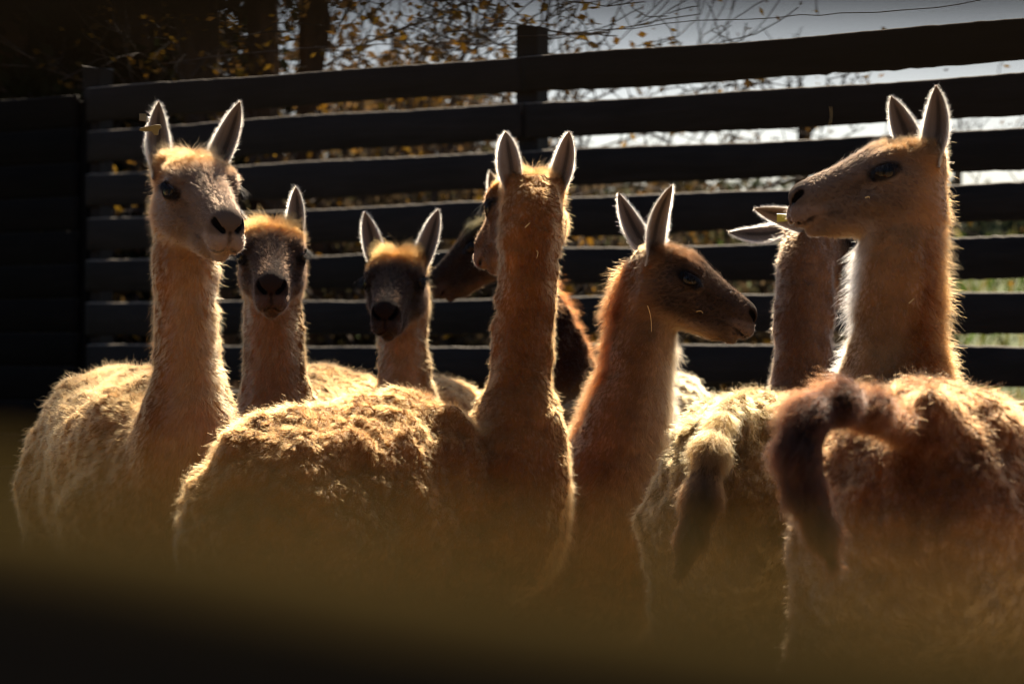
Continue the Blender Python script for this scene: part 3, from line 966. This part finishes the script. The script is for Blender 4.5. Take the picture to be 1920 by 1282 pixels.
    xs, ys, zs = (spread(lo[i], hi[i], hlo[i], hhi[i], 0.013, fine) for i in range(3))
    G = SDF(xs, ys, zs)
    for p in prims: G.add(p)
    for p in cuts: G.add(p, True)
    V, Q = surface_nets(G.D, xs, ys, zs)
    Nn = vert_normals(V, Q)
    # which part of the beast each vertex belongs to
    grp = {}
    for name in ('trunk', 'leg', 'neck', 'head', 'tail'):
        ps = [p for p in prims if p.grp == name]
        if not ps: grp[name] = np.zeros(len(V)); continue
        d = np.full(len(V), 9.0)
        for p in ps: d = np.minimum(d, p(V))
        grp[name] = np.exp(-np.clip(d, 0, 0.5) / 0.018) + 1e-9
    tot = sum(grp.values()); grp = {k: v / tot for k, v in grp.items()}
    hl = H.inv(V)
    hx, hy, hzc = hl[:, 0], np.abs(hl[:, 1]), hl[:, 2]
    wh = grp['head'] * sstep(-0.05, -0.01, hx)
    wn_ = grp['neck'] + grp['head'] - wh
    wt, wl, wta = grp['trunk'], grp['leg'], grp['tail']
    # wool relief
    lum = lump * (0.010 * vnoise(V, 14, seed) + 0.008 * vnoise(V, 34, seed + 1) + 0.005 * vnoise(V, 75, seed + 2)) * (wt + 0.55 * wn_) * sstep(0.5, 0.75, V[:, 2])
    V = V + Nn * (lum)[:, None]
    Nn = vert_normals(V, Q)
    # nearest point of the neck line: along, and how far round to the front
    seg = NPT[None] - V[:, None]
    ni = np.argmin((seg ** 2).sum(2), 1)
    nt_ = ni / (len(NPT) - 1.0)
    ndir = nrm(np.gradient(NPT, axis=0))[ni]
    fronth = unit(np.array([H.x[0], H.x[1], 0]) + 1e-4)
    front = nrm(a[None] * (1 - nt_)[:, None] + fronth[None] * nt_[:, None])
    rad = nrm(V - NPT[ni])
    ventral = (rad * front).sum(1)
    dorsal = sstep(0.62, 0.98, -ventral)
    thr = sstep(0.45, 0.98, ventral)
    # colours
    P = {k: np.array(v) for k, v in pal.items()}
    col = P['body'][None] * np.ones((len(V), 1))
    under = sstep(0.15, -0.75, Nn[:, 2]) * sstep(zr - 0.22, zr - 0.42, V[:, 2])
    rumpc = sstep(-0.2, 0.06, (R + a * 0.05 - V) @ a) * sstep(zr - 0.12, zr - 0.3, V[:, 2])
    cb = P['body'][None] * (1 + 0.16 * vnoise(V, 9, seed + 3) + 0.12 * vnoise(V, 40, seed + 4))[:, None]
    cb = cb + (P['belly'] - cb) * (np.clip(under + 0.55 * rumpc, 0, 1) * 0.85)[:, None]
    cn = P['neck'][None] * (1 + 0.15 * vnoise(V, 16, seed + 5) + 0.1 * vnoise(V, 60, seed + 6))[:, None]
    cn = cn + (P['mane'] - cn) * (dorsal * 0.8)[:, None]
    cn = cn + (P['throat'] - cn) * (thr * 0.9)[:, None]
    cl = P['leg'][None] * np.ones((len(V), 1))
    cf = P['face'][None] * (1 + 0.12 * vnoise(V, 45, seed + 7))[:, None]
    capm = sstep(-0.012, 0.022, hzc + 0.0 * hx) * sstep(0.115, 0.06, hx)
    cf = cf + (P['cap'] - cf) * capm[:, None]
    jaw = sstep(-0.085, -0.118, hzc + 0.10 * hx) * sstep(0.20, 0.12, hx)
    cf = cf + (P['jaw'] - cf) * (jaw * 0.8)[:, None]
    lips = sstep(0.168, 0.195, hx) * sstep(-0.080, -0.092, hzc)
    cf = cf + (P['lip'] - cf) * (lips * 0.75)[:, None]
    back = sstep(0.05, -0.02, hx)
    cf = cf + (P['neck'] - cf) * (back * (1 - capm) * 0.8)[:, None]
    dark = np.array((0.018, 0.014, 0.012))
    nose = sstep(0.204, 0.220, hx) * sstep(-0.094, -0.084, hzc)
    cf = cf + (P['face'] * 0.7 - cf) * (nose * 0.75)[:, None]
    ed = np.sqrt(((hx - 0.076) * 0.85) ** 2 + (hy - 0.066) ** 2 + ((hzc + 0.027) * 1.25) ** 2)
    el = np.sqrt(((hx - 0.077) / 0.0275) ** 2 + ((hzc + 0.0262 + 0.25 * (hx - 0.077)) / 0.0155) ** 2) + 9 * (hy < 0.035)
    eyer = np.maximum(sstep(1.28, 0.88, el), 0.45 * np.exp(-((hzc + 0.044 + 0.55 * (hx - 0.112)) / 0.006) ** 2) * sstep(0.088, 0.098, hx) * sstep(0.140, 0.115, hx) * (hy > 0.02))
    cf = cf + (dark * 1.7 - cf) * (eyer * 0.9)[:, None]
    pale = np.exp(-((ed - 0.041) / 0.007) ** 2) * sstep(0.0, -0.03, hzc)
    cf = cf + (P['jaw'] - cf) * (pale * 0.10)[:, None]
    ml = np.full(len(V), 9.0); mn = np.full(len(V), 9.0)
    for c_ in cuts:
        if isinstance(c_, Cone):
            if c_.rb > 0.0055 * hs: mn = np.minimum(mn, c_(V))
            else: ml = np.minimum(ml, c_(V))
    cf = cf + (cf * 0.25 - cf) * (sstep(0.0030, 0.0, ml) * 0.8)[:, None]
    cf = cf + (dark - cf) * (sstep(0.0022, 0.0002, mn) * 0.95)[:, None]
    ct = P['tail'][None] * np.ones((len(V), 1))
    if tail:
        tu = np.linspace(0, len(tail) - 1, 12 * len(tail))
        TPF = np.array([cat([p for p, _ in tail], t) for t in tu])
        tn = np.zeros(len(V), int); wsel = np.nonzero(wta > 0.01)[0]
        tn[wsel] = np.argmin(((TPF[None] - V[wsel][:, None]) ** 2).sum(2), 1)
        tpar = tu[tn]
        ct = ct * (1 + 0.35 * vnoise(V, 55, seed + 31))[:, None]
        ct = ct + (P['body'] - ct) * (0.9 * sstep(2.3, 0.3, tpar + 0.5 * vnoise(V, 40, seed + 30)))[:, None]
    col = cb * wt[:, None] + cn * wn_[:, None] + cl * wl[:, None] + cf * wh[:, None] + ct * wta[:, None]
    col = np.clip(col, 0.004, 0.9)
    # fur settings per vertex
    Lh = 0.0100 + cap * capm * sstep(0.055, 0.030, hy) + 0.006 * back - 0.0032 * sstep(0.13, 0.19, hx)
    Lh = np.where(ed < 0.021, 0.0, Lh) * (1 - 0.8 * nose)
    Lh = np.where(mn < 0.002, 0.0, Lh)
    Ln_ = neck_len * (1 + 0.35 * (1 - nt_)) + mane * dorsal * (0.5 + 0.5 * sstep(1.0, 0.8, nt_)) + 0.014 * thr
    Lt = 0.0140 + 0.003 * sstep(0.2, 0.9, Nn[:, 2])
    L = Lh * wh + Ln_ * wn_ + Lt * wt + 0.012 * wl + tail_hair * wta
    leanh = 0.74 - 0.40 * capm
    leann = 0.62 - 0.25 * dorsal - 0.12 * thr
    lean = leanh * wh + leann * wn_ + 0.66 * wt + 0.8 * wl + 0.88 * wta
    fh = -H.x[None] + 0.35 * np.sign(hl[:, 1])[:, None] * H.y[None] * (hx < 0.06)[:, None] - 0.25 * H.z[None]
    fh = fh + H.z[None] * (0.8 * capm)[:, None] + H.x[None] * (1.1 * capm)[:, None]
    fn = -ndir * 0 + np.array([0, 0, -1.0])[None] - 0.25 * front
    ft = np.array([0, 0, -0.8])[None] - a[None] * 0.7
    fta = np.array([0, 0, -1.0])[None] + 0 * V
    if tail:
        td = nrm(np.gradient(TPF, axis=0))
        fta = td[tn] * 0.8 + np.array([-0.08, 0, -0.45])
    flow = fh * wh[:, None] + fn * wn_[:, None] + ft * (wt + wl)[:, None] + fta * wta[:, None]
    flow = flow + 0.25 * np.stack([vnoise(V, 11, seed + 11), vnoise(V, 11, seed + 12), vnoise(V, 11, seed + 13)], 1) * (wt + wn_)[:, None]
    dn = (680e3 * wh + 400e3 * wn_ + 300e3 * wt + 60e3 * wl + 380e3 * wta) * dens * DENS
    view = np.array([0, 0, ZC]) - V
    facing = (nrm(view) * Nn).sum(1)
    dn = dn * np.where(facing > -0.35, 1, 0.45) * (0.22 + 0.78 * sstep(0.45, 0.62, V[:, 2])) * (L > 0.0012)
    fr_ = 0.00019 * wh + 0.00023 * wn_ + 0.00028 * wt + 0.0005 * wl + 0.00030 * wta
    clm = 0.55 * wh + 0.55 * wn_ + 0.55 * wt + 0.2 * wl + 0.5 * wta
    q, Wt = sample_surface(V, Q, dn, g)
    I = lambda A: interp(A, Q, q, Wt)
    FR = dict(root=I(V), n=nrm(I(Nn)), flow=I(flow), L=I(L), lean=I(lean), col=I(col), rad=I(fr_), clump=I(clm), big=I(wt), shade=I(wt + wn_ + 0.25 * wh), frizz=I(0.035 * wh + 0.07 * wn_ + 0.085 * wt + 0.06 * wta))
    # ears: joined into the body mesh, furred with it
    parts = [(V, Q)]; cols = [col ** (2.0 - 0.5 * wh[:, None]) * (0.66 + 0.12 * wh[:, None])]; furs = [FR]
    for (yb, tip, face) in ears:
        base = H(-0.012, 0.051 * yb, -0.006)
        EV, EF, prm, ax, sde = ear_mesh(base, tip, face, ear_len_w * hs * g.uniform(0.93, 1.07), g.uniform(0.38, 0.62), g.uniform(-0.004, 0.028))
        ec = np.where(prm[:, 2:3] > 0, P['earin'], P['earout'])
        ec = ec * (1 - 0.62 * (prm[:, 2:3] > 0) * np.exp(-((prm[:, 1:2] - 0.1) / 0.28) ** 2) * sstep(1.0, 0.75, prm[:, 0:1]))
        rim = sstep(0.72, 1.0, np.abs(prm[:, 1]))[:, None]
        ec = ec + (P['earrim'] - ec) * rim * 0.8
        EN = vert_normals(EV, EF)
        parts.append((EV, EF)); cols.append(ec ** 1.5 * 0.75)
        eL = 0.0036 + 0.0050 * rim[:, 0] + np.where(prm[:, 2] > 0, 0.005 * sstep(0.75, 0.2, prm[:, 0]) * sstep(0.2, 0.7, np.abs(prm[:, 1])), 0)
        ed_ = (600e3 + 900e3 * rim[:, 0]) * dens * DENS
        q2, W2 = sample_surface(EV, EF, ed_, g)
        J = lambda A: interp(A, EF, q2, W2)
        fl = ax[None] * 0.8 + sde[None] * (prm[:, 1] * 0.9)[:, None]
        furs.append(dict(root=J(EV), n=nrm(J(EN)), flow=J(fl), L=J(eL), lean=J(0.72 - 0.25 * rim[:, 0]), col=J(ec), rad=J(np.full(len(EV), 0.00017)), clump=J(np.full(len(EV), 0.1)), big=np.zeros(len(q2)), shade=np.zeros(len(q2)), frizz=np.full(len(q2), 0.03)))
    VV, QQ = merge(parts)
    foot = 0.5 * (R + W); foot = Vector((foot[0], foot[1], 0))
    root = empty('guanaco', foot, label, 'guanaco', 'guanacos standing in the pen')
    link('body', mesh_np('body', VV, QQ, True, np.concatenate(cols)), root, M_SKIN)
    # lashes
    lr, lf, ln_ = [], [], []
    for y in (-1, 1):
        for i in range(110):
            t = g.uniform(-1, 1)
            p = H(0.078 + 0.022 * t, (0.0725 - 0.007 * t * t) * y, -0.0150 - 0.005 * t * t - 0.005 * t)
            lr.append(p); ln_.append(H.v(0.15 + 0.3 * t, y, 0.1)); lf.append(H.v(0.25 + 0.2 * t, 0.3 * y, -0.7))
    k = len(lr)
    furs.append(dict(root=np.array(lr), n=nrm(np.array(ln_)), flow=np.array(lf), L=np.full(k, 0.021), lean=np.full(k, 0.6), col=np.tile(dark, (k, 1)), rad=np.full(k, 0.00035), clump=np.zeros(k), big=np.zeros(k), shade=np.zeros(k), frizz=np.zeros(k)))
    cat_ = {key: np.concatenate([f[key] for f in furs]) for key in furs[0]}
    fur_curves('fur', root, seed=seed, **cat_)
    # eyes
    for y in (-1, 1):
        BV, BF = uv_ball(0.0252 * hs, 28, 20)
        w_ = unit(np.array([0.28, y, 0.0]))
        wd = H.v(*w_); c0 = H(0.074, 0.0460 * y, -0.027)
        wv = BV / (0.0252 * hs)
        dd = wv @ wd; up = wv @ H.z; hor = wv @ unit(H.x - wd * (H.x @ wd))
        ec = np.tile(np.array([0.020, 0.009, 0.004]), (len(BV), 1))
        pup = (dd > 0.5) & (np.abs(up) < 0.22) & (np.abs(hor) < 0.42)
        ec[pup] = (0.002, 0.002, 0.003)
        ec[dd < 0.62] = (0.008, 0.006, 0.005)
        link('eye', mesh_np('eye', BV + c0, BF, True, ec), root, M_EYE)
    return root, H, NPT

# palettes (base colours of the animal's coat; the hidden one's also carries shade)
def pal(body=(0.505, 0.31, 0.158), neck=(0.51, 0.305, 0.155), mane=(0.42, 0.17, 0.055), throat=(0.66, 0.48, 0.31), belly=(0.62, 0.50, 0.36), face=(0.26, 0.17, 0.11),
        cap=(0.34, 0.20, 0.095), jaw=(0.46, 0.34, 0.24), lip=(0.36, 0.27, 0.21), leg=(0.46, 0.32, 0.18), tail=(0.12, 0.055, 0.028), earin=(0.36, 0.28, 0.21), earout=(0.33, 0.25, 0.19), earrim=(0.98, 0.90, 0.80)):
    return dict(locals())

def yaw(deg_right, pitch_down=0.0):
    """looking towards the camera turned deg_right to the picture's right; 90 = profile to the right, 180 = away"""
    r, p = math.radians(deg_right), math.radians(pitch_down)
    f = np.array([math.sin(r) * math.cos(p), -math.cos(r) * math.cos(p), -math.sin(p)])
    u = np.array([math.sin(r) * math.sin(p), -math.cos(r) * math.sin(p), math.cos(p)])
    return f, u

CAMV = np.array([0, -1.0, 0])
# 1: the one with the ear tag, head high and turned three quarters
d = 4.75
f, u = yaw(27, 9)
g1 = guanaco('guanaco with an ear tag, head held high, pale face turned three quarters towards us',
    at(190, 708, 5.6), at(295, 712, 5.08),
    [(at(330, 960, 4.98), .135), (at(347, 880, 4.90), .105), (at(352, 800, 4.84), .078), (at(352, 700, 4.82), .066), (at(347, 570, 4.82), .061), (at(350, 470, 4.83), .060), (at(352, 390, 4.85), .058)],
    (at(354, 322, 4.80), f, u, 1.10),
    [(-1, at(299, 188, 4.84), (0.35, -1, 0.0)), (1, at(449, 190, 4.84), (-0.25, -1, 0.05))],
    pal(face=(0.28, 0.21, 0.163), cap=(0.36, 0.235, 0.13), jaw=(0.50, 0.38, 0.28), lip=(0.45, 0.35, 0.28), mane=(0.50, 0.20, 0.05)), seed=11, cap=0.007, mane=0.026)
# 2: dark face between the first and the third
f, u = yaw(5, 9)
guanaco('dark faced guanaco looking at us from just behind the tagged one, one ear up',
    at(640, 700, 6.5), at(545, 745, 5.95),
    [(at(515, 930, 5.75), .13), (at(518, 850, 5.68), .10), (at(519, 780, 5.64), .078), (at(516, 700, 5.62), .069), (at(511, 610, 5.62), .067), (at(511, 540, 5.64), .062), (at(512, 490, 5.66), .060)],
    (at(511, 447, 5.6), f, u, 1.12),
    [(-1, at(425, 372, 5.62), (0.3, -1, 0)), (1, at(554, 350, 5.64), (-0.55, -0.9, 0))],
    pal(face=(0.125, 0.088, 0.066), cap=(0.32, 0.195, 0.09), lip=(0.22, 0.16, 0.125), neck=(0.48, 0.30, 0.16), throat=(0.60, 0.42, 0.26)), seed=22, cap=0.014, dens=0.8, mane=0.022)
# 3: blackish face with a woolly forehead
f, u = yaw(-6, 11)
guanaco('guanaco with a blackish face, woolly forehead and both ears raised, facing us between two necks',
    at(830, 720, 6.95), at(785, 735, 6.5),
    [(at(765, 900, 6.40), .13), (at(762, 820, 6.34), .09), (at(760, 740, 6.30), .062), (at(758, 660, 6.30), .062), (at(755, 590, 6.32), .061), (at(752, 540, 6.34), .060)],
    (at(748, 497, 6.28), f, u, 1.14),
    [(-1, at(684, 397, 6.30), (0.2, -1, 0)), (1, at(822, 392, 6.30), (-0.35, -1, 0))],
    pal(face=(0.09, 0.063, 0.048), cap=(0.36, 0.22, 0.10), lip=(0.13, 0.095, 0.08), neck=(0.50, 0.33, 0.18), throat=(0.64, 0.46, 0.29), jaw=(0.34, 0.26, 0.19)), seed=33, cap=0.018, dens=0.8, mane=0.032)
# 4: seen from behind in the middle
f, u = yaw(180 + 28, 10)
g4 = guanaco('guanaco whose back of the head and neck face us, broad tan rump, ears upright',
    at(432, 803, 4.42), at(790, 747, 4.80),
    [(at(945, 1010, 4.82), .105), (at(960, 900, 4.82), .086), (at(969, 830, 4.84), .074), (at(973, 740, 4.87), .061), (at(980, 650, 4.88), .059), (at(990, 550, 4.88), .058), (at(994, 450, 4.88), .059), (at(997, 390, 4.90), .058)],
    (at(999, 352, 4.94), f, u, 1.02),
    [(1, at(948, 247, 4.92), (-0.15, -1, 0)), (-1, at(1066, 247, 4.92), (-0.5, -0.9, 0))],
    pal(mane=(0.47, 0.285, 0.15), earin=(0.44, 0.34, 0.26)), seed=44, mane=0.006, width=0.93, lump=1.3)
# 5: profile to the right
f, u = yaw(84, 13)
g5 = guanaco('guanaco with a dark brown face in profile and a straw stuck on its neck',
    at(835, 850, 5.80), at(1075, 874, 5.30),
    [(at(1112, 990, 5.20), .125), (at(1146, 900, 5.17), .094), (at(1176, 800, 5.14), .070), (at(1194, 720, 5.12), .066), (at(1206, 640, 5.12), .064), (at(1212, 570, 5.12), .059), (at(1222, 515, 5.12), .054)],
    (at(1234, 487, 5.10), f, u, 0.99),
    [(1, at(1160, 360, 5.2), (0.2, -1, 0)), (-1, at(1264, 348, 5.05), (0.6, -0.8, 0))],
    pal(face=(0.15, 0.105, 0.076), cap=(0.22, 0.14, 0.085), jaw=(0.50, 0.38, 0.27), lip=(0.30, 0.235, 0.19), neck=(0.43, 0.295, 0.185), mane=(0.42, 0.20, 0.09), throat=(0.68, 0.52, 0.36)), seed=55, mane=0.032, cap=0.005)
# 6: hidden behind the middle neck, backlight shade put into its head and neck colours
f, u = yaw(-95, 22)
guanaco('guanaco with backlight shade put into its dark colours, half hidden behind the upright neck, muzzle pointing away from the rest',
    at(1290, 712, 7.45), at(1085, 702, 7.0),
    [(at(1030, 900, 7.05), .14), (at(1034, 800, 7.02), .115), (at(1046, 715, 6.98), .088), (at(1038, 640, 6.96), .075), (at(1005, 560, 6.98), .066), (at(965, 490, 7.0), .060), (at(945, 455, 7.0), .056)],
    (at(930, 428, 7.0), f, u, 1.05),
    [(-1, at(918, 320, 7.0), (-0.5, -1, 0)), (1, at(960, 330, 7.1), (0, -1, 0))],
    pal(face=(0.085, 0.06, 0.048), cap=(0.12, 0.11, 0.07), jaw=(0.2, 0.14, 0.1), lip=(0.15, 0.11, 0.09), neck=(0.16, 0.09, 0.05), throat=(0.2, 0.13, 0.08), mane=(0.2, 0.08, 0.03), body=(0.56, 0.43, 0.27)), seed=66, dens=0.7, lump=1.8)
# 7: big one at the edge, profile to the other side
f, u = yaw(-84, -1)
g7 = guanaco('tallest guanaco, grey brown head in level profile, bushy dark tail swung aside',
    at(1760, 735, 3.72), at(1700, 738, 4.34),
    [(at(1688, 960, 4.46), .14), (at(1680, 840, 4.48), .11), (at(1680, 760, 4.48), .088), (at(1680, 680, 4.48), .079), (at(1682, 580, 4.48), .077), (at(1686, 490, 4.48), .074), (at(1698, 420, 4.50), .064), (at(1712, 350, 4.50), .058)],
    (at(1722, 300, 4.50), f, u, 1.05),
    [(1, at(1753, 160, 4.47), (-0.55, -0.85, 0)), (-1, at(1671, 181, 4.56), (0.1, -1, 0))],
    pal(face=(0.28, 0.212, 0.165), cap=(0.34, 0.235, 0.145), jaw=(0.48, 0.34, 0.23), lip=(0.38, 0.28, 0.22), neck=(0.58, 0.39, 0.235), throat=(0.92, 0.84, 0.74), mane=(0.46, 0.26, 0.12), body=(0.42, 0.255, 0.145), tail=(0.145, 0.078, 0.045), earin=(0.38, 0.29, 0.22)),
    width=1.05, seed=77, mane=0.014, cap=0.004,
    tail_hair=0.055, tail=[(at(1690, 800, 3.70), .022), (at(1640, 768, 3.63), .020), (at(1580, 750, 3.56), .020), (at(1525, 772, 3.52), .022), (at(1500, 830, 3.50), .023), (at(1508, 900, 3.50), .021), (at(1535, 970, 3.50), .016), (at(1560, 1035, 3.50), .007)])
# 8: from behind, hanging dark tail, ears laid back
f, u = yaw(180 - 42, 18)
g8 = guanaco('guanaco with its back to us, ears laid sideways, dark tail hanging straight',
    at(1362, 752, 4.55), at(1475, 775, 5.15),
    [(at(1495, 960, 5.30), .13), (at(1500, 870, 5.32), .095), (at(1504, 790, 5.33), .072), (at(1506, 700, 5.34), .064), (at(1508, 600, 5.35), .062), (at(1510, 520, 5.36), .061), (at(1518, 465, 5.38), .058)],
    (at(1527, 428, 5.42), f, u, 1.0),
    [(-1, at(1414, 391, 5.3), (0.0, -1, -0.25)), (1, at(1363, 433, 5.62), (0.0, -1, 0.25))],
    pal(face=(0.12, 0.09, 0.07), cap=(0.2, 0.14, 0.09), neck=(0.43, 0.31, 0.225), mane=(0.40, 0.28, 0.19), body=(0.56, 0.41, 0.23), earout=(0.16, 0.12, 0.1), tail=(0.19, 0.12, 0.075)),
    width=0.80, seed=88, mane=0.008, lump=1.4,
    tail=[(at(1352, 790, 4.50), .022), (at(1335, 840, 4.44), .024), (at(1318, 920, 4.41), .026), (at(1300, 990, 4.40), .020), (at(1285, 1045, 4.40), .014)])

# ------------------------------------------------------------------ ear tags, straw
def blade(name, outline, thick, parent, mat, M):
    """a flat plate of real thickness: outline in its own x,z plane, placed by the 3x4 M (columns x,y,z,origin)"""
    n = len(outline)
    pts = [(x, -thick / 2, z) for x, z in outline] + [(x, thick / 2, z) for x, z in outline]
    pts = [M[:, 0] * p[0] + M[:, 1] * p[1] + M[:, 2] * p[2] + M[:, 3] for p in pts]
    me = bpy.data.meshes.new(name)
    me.from_pydata([tuple(p) for p in pts], [], [tuple(range(n)), tuple(range(2 * n - 1, n - 1, -1))] + [(i, i + n, (i + 1) % n + n, (i + 1) % n) for i in range(n)])
    me.update()
    return link(name, me, parent, mat)

def frame34(x, y, z, o):
    x = unit(x); z = unit(np.asarray(z) - x * (np.asarray(z) @ x)); y = np.cross(z, x)
    return np.stack([x, y, z, np.asarray(o, float)], 1)

g1r = g1[0]
TAGP = at(283, 243, 4.80)
o = blade('ear_tag', [(-.026, .002), (-.022, .006), (.014, .008), (.023, .007), (.024, .001), (.017, -.003), (.012, -.013), (.005, -.012), (.001, -.004), (-.018, -.001)], .0022, g1r, M_TAG,
      frame34((1, -0.35, 0.10), 0, (0.05, -0.45, 1), TAGP))
V, F = uv_ball(0.0055, 12, 8)
link('tag_stud', mesh_np('tag_stud', V * [1, 0.5, 0.7] + at(297, 263, 4.79), F), o, M_STUD)
blade('ear_tag', [(-.006, .006), (.008, .006), (.008, -.010), (-.006, -.008)], .0022, g1r, M_TAG, frame34((1, 0.2, 0), 0, (0, 0.2, 1), at(267, 219, 4.87)))
o = blade('ear_tag', [(-.012, .009), (.010, .010), (.013, -.006), (-.010, -.010)], .0022, g8[0], M_TAGG, frame34((1, 0, -0.1), 0, (0, -0.5, 1), at(1466, 409, 5.22)))

def straw(label, p0, p1, r=0.0011, bow=0.003):
    p0, p1 = np.asarray(p0), np.asarray(p1)
    t = np.linspace(0, 1, 7)[:, None]
    pts = p0 + (p1 - p0) * t + np.array([bow, 0, bow]) * np.sin(t * 3.1)
    V, F = tube('t', pts, r * np.linspace(1, 0.6, 7), 5)
    o = link('straw_stalk', mesh_np('straw_stalk', V, F), None, M_STRAW)
    tag(o, label, 'straw', 'straw caught on the animals and the fence')

straw('longest straw, hanging down the neck of the dark profile head', at(1214, 573, 5.035), at(1221, 622, 5.030))
straw('short straw bit on the cheek of the dark profile head', at(1306, 584, 5.045), at(1318, 588, 5.04))
straw('pale straw bit on the nape of the guanaco seen from behind', at(984, 427, 4.80), at(994, 418, 4.80), 0.0012)
straw('thin upright straw lower on the neck seen from behind', at(1006, 470, 4.805), at(1006, 484, 4.80))
straw('straw bit on the throat of the tallest guanaco', at(1704, 569, 4.385), at(1714, 560, 4.385))
straw('white straw speck on the cheek of the tallest guanaco', at(1622, 371, 4.42), at(1630, 373, 4.42), 0.0013)
q = fence_point(1556)
straw('dry grass wisp stuck on the second board under the white sky', at(1557, 200, q[1] - 0.012), at(1552, 246, q[1] - 0.012), 0.0015, 0.008)
